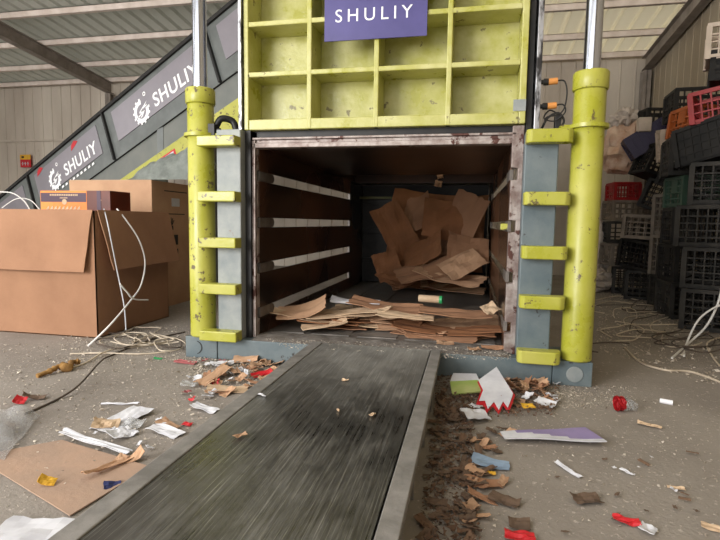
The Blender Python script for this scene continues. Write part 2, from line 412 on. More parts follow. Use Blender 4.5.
bm = bmesh.new(); box(bm, -.80, .80, -.0, .05, 1.345, 1.385); obj('lintel_gap_strip', bm, M_blackpaint, P)  # black strip stands in for the dark gap below the door
# posts
for s, m in ((-1, M_greyrust), (1, M_grey)):
    bm = bmesh.new()
    if s < 0: box(bm, -.957, -.803, -.1, .1, .129, 1.385)
    else: box(bm, .80, .968, -.1, .1, .129, 1.33)
    obj('post', bm, m, P, .006)
# lugs
for z, zz in ((1.308, 1.30), (.989, .985), (.718, .707), (.442, .447), (.158, .155)):
    bm = bmesh.new(); box(bm, -1.04, -.80, -.185, -.098, z-.03, z+.03)
    obj('lug', bm, M_lime, P, .006)
    bm = bmesh.new()
    x1 = 1.03 if zz > .2 else 1.02
    pl = [(.80, -.098), (.80, -.165), (.82, -.185), (x1-.03, -.185), (x1-.008, -.17), (x1, -.14), (x1, -.098)]
    prism(bm, pl, zz-.034, zz+.034, axis='z')
    obj('lug', bm, M_lime, P, .006)
# cylinders
for cx, nm in ((-1.078, -1), (1.113, 1)):
    cy = -.06; r = .078
    bm = bmesh.new()
    lathe(bm, cx, cy, [(r-.006, .133), (r, .14), (r, 1.535), (r-.004, 1.54)])
    t = obj('hydraulic_cylinder', bm, M_lime, P, smooth=True)
    bm = bmesh.new(); lathe(bm, cx, cy, [(r+.006, 1.54), (r+.009, 1.545), (r+.009, 1.622), (r+.004, 1.63), (.045, 1.63)])
    obj('collar', bm, M_lime, t, smooth=True)
    bm = bmesh.new(); lathe(bm, cx, cy, [(r+.002, 1.345), (r+.02, 1.347), (r+.02, 1.366), (r+.002, 1.368)]); box(bm, min(cx, cx-nm*.14), max(cx, cx-nm*.14), cy-.03, cy+.03, 1.347, 1.366)
    obj('clamp_ring', bm, M_lime, t, smooth=True)
    bm = bmesh.new(); lathe(bm, cx, cy, [(.042, 1.6), (.042, 3.0)]); 
    obj('piston_rod', bm, M_chrome, P, smooth=True)
# door
DX = [-.803, -.40, -.008, .393, .80]
bm = bmesh.new(); box(bm, DX[0], DX[-1], .15, .18, 1.385, 2.62)
def rib(bm, a, b, c, d, w=.016): box(bm, a, b, -.05, .152, c, d)
for i, x in enumerate(DX):
    w = .014; a, b = (x, x+.03) if i == 0 else (x-.035, x) if i == 4 else (x-w, x+w)
    box(bm, a, b, -.05, .151, 1.386, 2.62)
for i, z in enumerate((1.416, 1.705, 1.99, 2.28, 2.58)):
    w = .014 if i else .03
    box(bm, DX[0]+.03, DX[-1]-.035, -.048, .151, z-w, z+w)
door = obj('ribbed_door', bm, M_limedoor, P, .005)
bm = bmesh.new(); box(bm, .735, .80, -.056, -.05, 1.45, 1.51); obj('welded_plate', bm, M_greyrust, door, .001)
bm = bmesh.new(); vs = box(bm, -.307, .269, -.062, -.053, 1.862, 2.34)
sign = obj('sign_board', bm, M_sign, door, .001)
bm = text_bm('SHULIY', .098, Matrix.Translation((-.262, -.0625, 1.962)) @ Matrix.Rotation(math.pi/2, 4, 'X'), .001, spacing=1.45, bold=0)
xs = [v.co.x for v in bm.verts]; s_ = .432/(max(xs)-min(xs)); x0 = min(xs)
for v in bm.verts: v.co.x = -.243+(v.co.x-x0)*s_
obj('lettering', bm, M_white, sign)
# door guides
bm = bmesh.new(); box(bm, -.828, -.808, -.07, .22, 1.386, 2.62); obj('door_guide', bm, M_scratched, P, .002)
bm = bmesh.new(); box(bm, .806, .835, -.02, .22, 1.332, 2.62); obj('door_guide', bm, M_blackpaint, P, .002)
bm = bmesh.new(); box(bm, .845, .872, -.05, .2, 1.332, 2.62); box(bm, .835, .845, .1, .2, 1.332, 2.62); g_ = obj('door_guide', bm, M_scratched, P, .002)
# bolt box + cable mess beside the right guide
bm = bmesh.new(); box(bm, .86, .99, -.02, .06, 1.334, 1.36); box(bm, .955, .985, -.02, .03, 1.36, 1.43); obj('bracket_plate', bm, M_blackpaint, P, .002)
for z in (1.60, 1.475):
    bm = bmesh.new(); tube(bm, [(.872, -.03, z), (.885, -.03, z), (.886, -.03, z), (.91, -.03, z)], .012, 12, rs=[.012, .012, .018, .018])
    s = obj('sensor', bm, M_blackpaint, P)
    bm = bmesh.new(); tube(bm, [(.91, -.03, z), (.955, -.03, z+.004)], .017, 12); obj('sensor_cap', bm, M_sensor, s, smooth=True)
bm = bmesh.new(); tube(bm, smooth_path([(.953, -.03, 1.604), (.99, -.03, 1.60), (1.005, -.03, 1.54), (.995, -.02, 1.46), (.96, -.02, 1.43), (.91, -.02, 1.42), (.9, -.03, 1.38)]), .004, 6)
tube(bm, smooth_path([(.953, -.03, 1.479), (.99, -.03, 1.48), (1.0, -.03, 1.44), (.95, -.02, 1.40), (.90, 0, 1.42), (.93, 0, 1.46), (.985, 0, 1.42), (.97, 0, 1.37)]), .004, 6)
tube(bm, smooth_path([(.89, -.01, 1.365), (.92, -.02, 1.42), (.97, -.02, 1.44), (1.0, -.01, 1.40), (.98, .0, 1.36)]), .006, 6)
obj('sensor_cable', bm, M_rubber, P, smooth=True)
# left fittings beside the cylinder
bm = bmesh.new()
tube(bm, smooth_path([(-1.0, -.03, 1.40), (-.96, -.03, 1.46), (-.9, 0, 1.45), (-.875, 0, 1.39)]), .02, 10)
box(bm, -1.01, -.97, -.1, -.04, 1.345, 1.42); tube(bm, [(-.975, -.07, 1.385), (-.945, -.07, 1.385)], .014, 10)
obj('hose_fitting', bm, M_blackpaint, P, smooth=True)
# handle tip of a tie tool poking from the right wall slot
bm = bmesh.new(); box(bm, .70, .76, .04, .07, .82, .855); obj('wedge', bm, M_lime, P, .003)

# ------------------------------------------------------------ the bale table
T = empty('discharge_table', (0, -1.4, 0), 'long worn steel discharge table running from the press mouth to the foreground', 'table')
Y0, Y1, ZT = -.118, -2.7, .15
bm = bmesh.new(); box(bm, -.285, .338, Y1, Y0, ZT-.02, ZT-.004); obj('table_plate', bm, M_table, T, origin=(0, -1.4, ZT))
M_flange = mat('dusty_flange', (140, 136, 131), (110, 107, 102), 10, .7, .2, bump=.2)
bm = bmesh.new(); box(bm, -.352, -.287, Y1, Y0, 0, ZT); obj('side_rail', bm, M_flange, T, .004)
bm = bmesh.new(); box(bm, .345, .40, Y1, Y0, ZT-.03, ZT+.002); box(bm, .345, .355, Y1, Y0, 0, ZT-.03)
for i in range(7): box(bm, .345, .39, -.3-i*.38, -.292-i*.38, 0, ZT-.03)
obj('side_rail', bm, M_flange, T, .003)
for y in (-.25, -1.3, -2.4):
    bm = bmesh.new(); box(bm, -.27, .34, y-.03, y+.03, 0, ZT-.02); obj('cross_member', bm, M_flange, T)

# ------------------------------------------------------------ conveyor
T1 = Vector((-4.074, 2.879, 2.186)); U = Vector((1.75, -.587, .72)).normalized()
CV = empty('belt_conveyor', (-3.6, 3.2, 0), 'inclined grey belt conveyor with branded side panels rising behind the left cylinder', 'conveyor')
Hh = Vector((U.x, U.y, 0)).normalized()
MC = basis(T1, U, (0, 0, 1))     # local x along the belt, z up across it, y away from the camera
PL = 1.98; PH = .64
def lb(bm, x0, x1, y0, y1, z0, z1, mi=0): box(bm, x0, x1, y0, y1, z0, z1, mi, MC)
for i in (-2, -1, 0, 1):
    a = i*PL; b = a+PL-.02
    if i == 1: b = a+1.0
    bm = bmesh.new(); lb(bm, a, b, 0, .012, -PH, 0)
    sp = obj('side_panel', bm, M_cframe, CV, .002)
    bm = bmesh.new(); lb(bm, a-.012, a+.016, -.035, .02, -PH, 0); obj('seam_rib', bm, M_blackpaint, sp)
    bm = bmesh.new(); lb(bm, a+.16, min(b, a+PL-.2), -.010, 0, -PH*.72, -.07); ins = obj('inset_panel', bm, M_cpanel, sp, .001)
    if i in (-1, 0):
        tx = a+(.94 if i == 0 else .9)
        MT = MC @ Matrix.Translation((tx, -.0125, -.40)) @ Matrix.Rotation(math.pi/2, 4, 'X')
        bm = text_bm('SHULIY', .225, MT, .001, bold=.004, spacing=1.1)
        # logo: a toothed ring open to the upper right round a slanted S
        lx, lz, R0, R1 = a+(.70 if i == 0 else .64), -.335, .105, .135
        def LP(x, z): return MC @ Vector((lx+x, -.0125, lz+z))
        def quad(ps):
            bm.faces.new([bm.verts.new(LP(*p)) for p in ps])
        n = 60
        for q in range(n):
            t0 = math.radians(75+q*330/n); t1 = math.radians(75+(q+1)*330/n)
            if 22 < q < 24 or 52 < q: continue
            ro = R1+(.022 if q % 5 in (1, 2) else 0)
            wi = .03 if q > 44 else .0
            quad([((R0-.02)*math.cos(t0), (R0-.02)*math.sin(t0)), (ro*math.cos(t0), ro*math.sin(t0)), (ro*math.cos(t1), ro*math.sin(t1)), ((R0-.02)*math.cos(t1), (R0-.02)*math.sin(t1))])
        for zig in ([(-.07, -.045), (.02, -.03), (.02, -.012), (-.07, -.03)], [(.02, -.03), (.03, -.012), (-.035, .012), (-.045, -.004)], [(-.045, -.004), (-.035, .012), (.13, .075), (.09, .045)],
                    [(-.05, -.07), (.0, -.06), (.06, -.01), (.045, -.005)], [(.02, .03), (.12, .04), (.11, .025), (.04, .02)]): quad(zig)
        for q in range(16):
            t0, t1 = math.pi*2*q/16, math.pi*2*(q+1)/16
            quad([(.12+r*math.cos(t), .17+r*math.sin(t)) for r, t in ((.014, t0), (.026, t0), (.026, t1), (.014, t1))])
        # small illegible line of print along the lower edge of the panel
        for q in range(9 if i else 0):
            x = a-lx+.75+q*.095 if i else a-lx+1.0+q*.11
            quad([(x, -.185), (x+.06, -.18), (x+.05, -.15), (x+.01, -.155)])
        bmesh.ops.solidify(bm, geom=[f for f in bm.faces if f.calc_area() > 1e-9 and len(f.verts) == 4 and f.calc_center_median() and False], thickness=.001)
        obj('lettering', bm, M_bright, ins, recalc=False)
    if i == -1:
        bm = bmesh.new()
        for (qx, qz) in ((a+.33, -.08), (a+1.25, -.10)):
            prism(bm, [(qx-.09, qz-.05), (qx-.06, qz+.02), (qx+.02, qz+.05), (qx+.1, qz+.01), (qx+.02, qz-.02)], -.0135, -.012, M=MC)
        obj('red_sticker', bm, M_red, sp)
bm = bmesh.new(); lb(bm, -2*PL, PL+1, -.03, .05, -.005, .035); obj('edge_skirt', bm, M_rubber, CV)
bm = bmesh.new(); lb(bm, -2*PL, PL+1, .02, .9, -.16, -.14); lb(bm, -2*PL, PL+1, .02, .9, -.46, -.44); obj('belt', bm, M_rubber, CV)
bm = bmesh.new(); lb(bm, -2*PL, PL+1, .9, .92, -PH, 0); obj('side_panel', bm, M_cframe, CV)
bm = bmesh.new(); lb(bm, -1.1*PL, PL+1, .03, .06, -PH-.26, -PH); obj('lower_frame', bm, M_cdark, CV)
bm = bmesh.new(); lb(bm, -.2, PL+1, .0, .05, -PH-.56, -PH-.26); yl = obj('yellow_frame', bm, M_lime, CV)
bm = bmesh.new(); lb(bm, .75, 1.05, -.003, 0, -PH-.45, -PH-.33, 0)
lb(bm, .78, 1.02, -.005, -.003, -PH-.435, -PH-.40, 1); lb(bm, .78, 1.02, -.005, -.003, -PH-.385, -PH-.35, 1)
obj('warning_label', bm, [M_red, M_paper], yl)
for xx in (-1.5*PL, -.4*PL, .45*PL):
    for yy in (.05, .85):
        p = MC @ Vector((xx, yy, -PH+.02)); bm = bmesh.new(); box(bm, p.x-.04, p.x+.04, p.y-.04, p.y+.04, 0, p.z)
        obj('leg', bm, M_cframe, CV)

# ------------------------------------------------------------ cartons on the left
bm = bmesh.new()
BX0, BX1, BY0, BY1, BZ = -3.05, -2.03, .17, 1.05, .905
t_ = .007
BA = empty('open_carton', (-2.54, .6, 0), 'big brown open carton with hanging flaps, nearest on the left floor', 'box')
box(bm, BX0, BX1, BY0, BY0+t_, 0, BZ); box(bm, BX0, BX1, BY1-t_, BY1, 0, BZ); box(bm, BX0, BX0+t_, BY0, BY1, 0, BZ); box(bm, BX1-t_, BX1, BY0, BY1, 0, BZ)
box(bm, BX0, BX1, BY0, BY1, .001, .008); obj('carton_body', bm, M_card, BA)
def flap(pts, parent, m, th=.006, name='flap'):
    bm = bmesh.new(); vs = [bm.verts.new(p) for p in pts]; f = bm.faces.new(vs)
    bmesh.ops.subdivide_edges(bm, edges=bm.edges[:], cuts=4, use_grid_fill=True)
    for v in bm.verts: v.co += Vector((.006, .006, 0))*noise.noise(v.co*5)
    bmesh.ops.solidify(bm, geom=bm.faces[:], thickness=th)
    return obj(name, bm, m, parent)
flap([(BX0, BY0-.006, BZ+.004), (BX1-.005, BY0-.006, BZ+.004), (BX1-.055, BY0-.045, .475), (BX0, BY0-.045, .475)], BA, M_card)
flap([(BX1+.006, BY0+.02, BZ+.004), (BX1+.008, BY1, BZ+.004), (BX1+.10, BY1+.02, .50), (BX1+.10, BY0+.06, .485)], BA, M_card)
flap([(BX0+.01, BY0+.3, BZ-.03), (BX1-.01, BY0+.3, BZ-.03), (BX1-.01, BY1-.01, BZ-.004), (BX0+.01, BY1-.01, BZ-.004)], BA, M_card)
bm = bmesh.new()
BB = empty('closed_carton', (-2.77, 1.75, 0), 'tall brown carton with a shadowed printed side, standing behind the open carton', 'box')
q = (-3.22, -2.34, 1.3, 2.2, 1.21)
box(bm, q[0], q[1], q[2], q[3], 0, q[4]); bb = obj('carton_body', bm, M_card2, BB, .004)
bm = bmesh.new(); box(bm, q[1], q[1]+.002, 1.62, 1.76, .98, 1.06, 0); obj('shipping_label', bm, M_paper, bb)
bm = bmesh.new()
x_ = q[1]
for (a, b, c, d) in ((1.55, 1.85, .90, .91), (1.62, 1.72, .60, .70), (1.62, 1.72, .46, .56), (1.5, 1.9, 1.12, 1.13)): box(bm, x_, x_+.0015, a, b, c, d)
for k2 in range(5):   # spread printed hand mark
    t = math.radians(40+25*k2); prism(bm, [(1.6, .78), (1.6+.012, .78), (1.61+.07*math.cos(t), .80+.07*math.sin(t)), (1.6+.065*math.cos(t), .80+.07*math.sin(t))], x_, x_+.0015, axis='x')
box(bm, x_, x_+.0015, 1.57, 1.64, .75, .79)
for k2 in range(7): box(bm, -3.1+.06*k2, -3.07+.06*k2, 1.2985, 1.3, 1.06, 1.085)
obj('printing', bm, M_blackpaint, bb)
bm = bmesh.new(); box(bm, q[0]+.005, q[1]-.005, 1.299, 1.3, 1.208, 1.212); obj('tape', bm, M_cardlight, bb)
# patterned small carton
SB = empty('snack_carton', (-2.5, .6, BZ-.01), 'small orange and plum printed carton on top of the open brown carton', 'box')
bm = bmesh.new(); z0, z1 = .905, 1.062
box(bm, -2.78, -2.36, .5, .74, z0, z1, 0); 
box(bm, -2.775, -2.365, .4985, .5, .975, 1.045, 1)
box(bm, -2.36, -2.155, .5, .74, z0, z1, 2); sb = obj('carton_body', bm, [M_orange, M_darkpurple, M_maroon], SB, .002)
bm = bmesh.new()
for k2 in range(16): box(bm, -2.69+.016*k2, -2.69+.016*k2+.011, .4975, .4986, 1.022, 1.036)
for k2 in range(6): box(bm, -2.60+.012*k2, -2.60+.012*k2+.008, .4975, .4986, 1.002, 1.010)
tube(bm, [(-2.56, .4975, .975), (-2.56, .4986, .975)], .022, 16); tube(bm, [(-2.25, .498, .99), (-2.25, .4999, .99)], .02, 4)
for k2 in range(9): prism(bm, [(-2.73+.035*k2, .915), (-2.70+.035*k2, .92), (-2.70+.035*k2, .945), (-2.715+.035*k2, .935)], .4975, .4986)
obj('printing', bm, M_cardlight, sb)
bm = bmesh.new(); box(bm, -2.27, -2.235, .4978, .5, z0, z1); obj('dark_band', bm, M_darkpurple, sb)
# tarp heap on closed carton
def blob(name, c, rx, ry, rz, m, label, cat, group=None, seed=0, amp=.25, freq=3, sub=4, flat=True, rot=0, sq=0):
    bm = bmesh.new(); bmesh.ops.create_icosphere(bm, subdivisions=sub, radius=1)
    R_ = Matrix.Rotation(rot, 3, 'Z')
    for v in bm.verts:
        n = v.co.normalized(); d = 1+amp*noise.noise(n*freq+Vector((seed*7.1, 0, 0)))+amp*.5*noise.noise(n*freq*3+Vector((seed*3.1, 5, 0)))+amp*.3*abs(noise.noise(n*freq*7+Vector((seed, 9, 0))))
        if sq: n = Vector([math.copysign(abs(t)**(1-sq), t) for t in n])
        p = Vector((n.x*rx, n.y*ry, n.z*rz))*d
        if flat and p.z < -rz*.75: p.z = -rz*.75
        v.co = R_ @ p + Vector(c)
    return tag(obj(name, bm, m, smooth=True), label, cat, group)
bm = bmesh.new(); g = {}
for i in range(31):
    for j in range(15):
        u, v = i/30, j/14
        x = -2.62+.62*u+.02*noise.noise((u*5, v*5, 1)); y = 1.33+.6*v
        z = 1.213+min(1, v*6)*(.05+.05*u+.26*math.sin(math.pi*min(1, .15+v*.75))*(.3+.7*u)+.05*noise.noise((u*9, v*6, 0)))*min(1, u*8)
        if x > q[1]+.02: z -= .0
        g[i, j] = bm.verts.new((x, y, max(z, 1.216)))
for i in range(30):
    for j in range(14): bm.faces.new((g[i, j], g[i+1, j], g[i+1, j+1], g[i, j+1]))
bmesh.ops.solidify(bm, geom=bm.faces[:], thickness=.006)
tag(obj('tarpaulin', bm, M_tarp, smooth=True), 'crumpled dusty grey tarpaulin draped over the tall carton', 'tarpaulin')
# wall notice
bm = bmesh.new(); c = at(25.5, 161, y=YB-.03); box(bm, c.x-.13, c.x+.13, YB-.03, YB-.022, c.z-.13, c.z+.13, 0)
box(bm, c.x-.13, c.x+.13, YB-.034, YB-.03, c.z+.03, c.z+.13, 1); box(bm, c.x-.09, c.x-.03, YB-.036, YB-.034, c.z+.06, c.z+.10, 3)
for k2 in range(3): box(bm, c.x-.09+.065*k2, c.x-.05+.065*k2, YB-.036, YB-.03, c.z-.06, c.z-.045, 2); box(bm, c.x-.078+.065*k2, c.x-.062+.065*k2, YB-.036, YB-.03, c.z-.09, c.z-.02, 2)
tag(obj('wall_notice', bm, [M_red, M_yellow, M_paper, M_blackpaint]), 'small red and yellow safety notice on the far corrugated wall', 'sign')

# ------------------------------------------------------------ sheets, scraps
def sheet_mesh(name, w, h, seed, curl=.0, wave=.01, jag=.04, th=.004, m=None, fold=None, nx=9, ny=7, tear=0):
    rnd = random.Random(seed); bm = bmesh.new(); g = {}
    for i in range(nx+1):
        for j in range(ny+1):
            u, v = i/nx-.5, j/ny-.5
            x, y = u*w, v*h
            e = abs(u) > .49, abs(v) > .49
            if e[0]: x += rnd.uniform(-jag, jag)*w*.5
            if e[1]: y += rnd.uniform(-jag, jag)*h*.5
            z = wave*noise.noise((u*3+seed, v*3, seed*1.7))*2
            if curl:
                a = curl*x/w; R_ = w/curl; x = R_*math.sin(a); z += R_*(1-math.cos(a))
            if fold and u > fold[0]:
                k_ = (u-fold[0])*w; z += k_*math.sin(fold[1]); x = fold[0]*w+k_*math.cos(fold[1])
            g[i, j] = bm.verts.new((x, y, z))
    for i in range(nx):
        for j in range(ny):
            if tear and (i in (0, nx-1) or j in (0, ny-1)) and rnd.random() < tear: continue
            bm.faces.new((g[i, j], g[i+1, j], g[i+1, j+1], g[i, j+1]))
    bmesh.ops.delete(bm, geom=[v for v in bm.verts if not v.link_faces], context='VERTS')
    bmesh.ops.recalc_face_normals(bm, faces=bm.faces)
    bmesh.ops.solidify(bm, geom=bm.faces[:], thickness=th)
    zm = min(v.co.z for v in bm.verts)
    for v in bm.verts: v.co.z -= zm
    me = bpy.data.meshes.new(name); bm.to_mesh(me); bm.free()
    if m: me.materials.append(m)
    return me
def put(name, me, loc, rot=(0, 0, 0), label=None, cat=None, group=None, m=None, scale=None):
    o = bpy.data.objects.new(name, me); COL.objects.link(o); o.location = loc; o.rotation_euler = rot
    if scale: o.scale = scale
    return tag(o, label, cat, group)
CH = .134
# back heap: (px, py, depth y, w, h, rx, ry, rz, curl, material, label)
back = [
 (440, 232, 2.75, 1.05, .85, 80, 4, 5, .9, M_carddark, 'big curved brown cardboard sheet standing at the back of the chamber'),
 (396, 232, 2.45, .34, .62, 72, -25, 28, .4, M_carddark, 'upright cardboard flap leaning at the left of the back heap'),
 (484, 234, 2.5, .42, .85, 82, 22, -32, 1.3, M_card, 'tall bent cardboard sheet at the right of the back heap'),
 (415, 215, 2.6, .40, .42, 62, -18, -18, .6, M_card, 'folded cardboard flap high in the back heap'),
 (452, 222, 2.5, .62, .42, 72, 8, 12, .35, M_carddark, 'smooth brown cardboard panel in the middle of the back heap'),
 (425, 252, 2.3, .45, .34, 48, -25, -20, .5, M_carddark, 'slanting brown cardboard panel low in the back heap'),
 (470, 250, 2.2, .42, .30, 55, 12, 14, .5, M_card, 'torn cardboard piece at the right middle of the back heap'),
 (388, 266, 2.2, .26, .30, 66, -20, 10, .3, M_carddark, 'small upright cardboard scrap at the left foot of the back heap'),
 (432, 272, 2.05, .70, .30, 24, -16, 18, .3, M_card, 'long cardboard strip sloping across the front of the back heap'),
 (468, 266, 1.95, .42, .26, 34, -22, 32, .3, M_card2, 'pale cardboard flap sticking out over the back heap front'),
 (458, 279, 2.0, .66, .30, 14, 9, -16, .25, M_card2, 'pale flattened cardboard at the front right of the back heap'),
 (398, 280, 2.1, .42, .26, 20, 14, -40, .6, M_carddark, 'dark curled cardboard strip at the left of the back heap'),
 (455, 291, 0, .66, .30, 5, 2, -10, .1, M_card2, 'flat pale cardboard sheet lying before the back heap'),
 (408, 288, 0, .40, .3, 8, -6, 20, .2, M_card, 'small tan cardboard sheet lying before the back heap'),
 (440, 288, 0, .8, .34, 12, 0, 14, .3, M_carddark, 'broad brown cardboard sheet under the front of the back heap'),
 (470, 284, 0, .5, .34, 18, 8, -22, .5, M_card, 'tan cardboard sheet wedged low at the right of the back heap'),
]
for i, (px, py, y, w, h, rx, ry, rz, cu, m, lb_) in enumerate(back):
    me = sheet_mesh('cardboard_sheet', w, h, 40+i, cu, .02, .035, .005, m)
    p = at(px, py, y=y) if y > 1.75 else at(px, py, z=CH+.01)
    o = put('cardboard_sheet', me, p, tuple(math.radians(t) for t in (rx, ry, rz)), lb_, 'cardboard', 'cardboard sheets heaped at the back of the chamber')
    bpy.context.view_layer.update()
    zm = min((o.matrix_world @ v.co).z for v in me.vertices)
    if zm < CH+.004: o.location.z += CH+.004-zm
    ws = [o.matrix_world @ v.co for v in me.vertices]
    xa, xb_, yb2 = min(q.x for q in ws), max(q.x for q in ws), max(q.y for q in ws)
    if xb_ > .725: o.location.x -= xb_-.725
    if yb2 > 3.06: o.location.y -= yb2-3.06
# hanging scraps
for i, (px, py, w) in enumerate(((440, 176, .07), (438, 184, .08))):
    me = sheet_mesh('cardboard_scrap', w, w*.9, 90+i, .2, .01, .1, .004, M_card2)
    put('cardboard_scrap', me, at(px, py, y=2.85), (1.35, .4*i-.2, .2), ['upper small pale scrap caught on the ram edge above the heap', 'lower small pale scrap caught on the ram edge above the heap'][i], 'cardboard')
# front heap of layered flattened sheets
rnd = random.Random(3)
frontl = []
for i in range(26):
    px = rnd.choice([rnd.uniform(305, 350), rnd.uniform(335, 440), rnd.uniform(400, 490)]); lay = i % 5
    frontl.append((px, lay, i))
lvl = {}
HUE = {'cardboard': 'mid brown', 'torn_cardboard': 'mottled tan', 'pale_cardboard': 'pale tan', 'brown_cardboard': 'dark brown', 'light_kraft_paper': 'light'}
fm = [sheet_mesh('cardboard_sheet', .30+.05*i, .16+.02*(i % 3), 200+i, rnd.choice([0.1, .3, .2]), .008, .05, .005, [M_card, M_card2, M_carddark, M_cardtorn, M_cardlight][i % 5], tear=.04) for i in range(10)]
for (px, lay, i) in frontl:
    y = rnd.uniform(.30, .62)
    x = at(px, 325, y=y).x; x = max(-.52, min(.50, x)); 
    hgt = (.085 if abs(x+.1) < .3 else .05)
    z = CH+.004+hgt*lay/4*1.0
    o = put('cardboard_sheet', fm[i % 10], (x, y, z), (rnd.uniform(-.10, .16), rnd.uniform(-.12, .12), rnd.uniform(-.5, .5)),
        HUE[fm[i % 10].materials[0].name]+' flattened sheet in the chamber mouth heap, '+('left end' if x < -.2 else 'middle' if x < .2 else 'right end')+(' front' if y < .45 else ' back')+', '+['lowest', 'low', 'mid', 'upper', 'top'][lay]+' layer', 'cardboard', 'flattened sheets at the chamber mouth')
sp_front = [
 (303, 312, .30, .34, .20, (16, -14, 12), .7, M_card2, 'curved tan cardboard sheet at the left end of the mouth heap'),
 (355, 303, .5, .34, .10, (10, 3, 6), .2, M_paper, 'pale grey cardboard strip on top of the mouth heap'),
 (325, 327, .22, .30, .12, (8, -10, 20), .3, M_cardlight, 'light tan cardboard strip low at the left mouth heap'),
 (405, 318, .28, .36, .12, (6, 4, 4), .2, M_cardlight, 'light kraft sheet jutting from the front of the mouth heap'),
 (385, 308, .45, .5, .16, (12, 5, -6), .3, M_card, 'long brown cardboard sheet across the middle of the mouth heap'),
 (455, 314, .38, .46, .14, (9, 3, 4), .2, M_card, 'long tan cardboard sheet at the right of the mouth heap'),
 (490, 310, .42, .10, .09, (30, -20, 30), .4, M_cardlight, 'small bright cardboard offcut at the right end of the mouth heap'),
]
for i, (px, py, y, w, h, r, cu, m, lb_) in enumerate(sp_front):
    me = sheet_mesh('cardboard_sheet', w, h, 300+i, cu, .008, .04, .005, m)
    p = at(px, py, y=y); p.z = max(p.z, CH+.02)
    put('cardboard_sheet', me, p, tuple(math.radians(t) for t in r), lb_, 'cardboard')
# tape roll lying on the heap
c = at(431, 299, y=.62); RO = empty('tape_roll', c, 'small tan paper roll with a green end on the cardboard at the mouth', 'roll')
bm = bmesh.new(); tube(bm, [c+Vector((-.085, .01, .0)), c+Vector((.06, -.01, 0))], .026, 20); obj('roll_body', bm, M_cardlight, RO, smooth=True)
bm = bmesh.new(); tube(bm, [c+Vector((.06, -.01, 0)), c+Vector((.08, -.013, 0))], .028, 20); obj('end_cap', bm, M_green, RO, smooth=True)

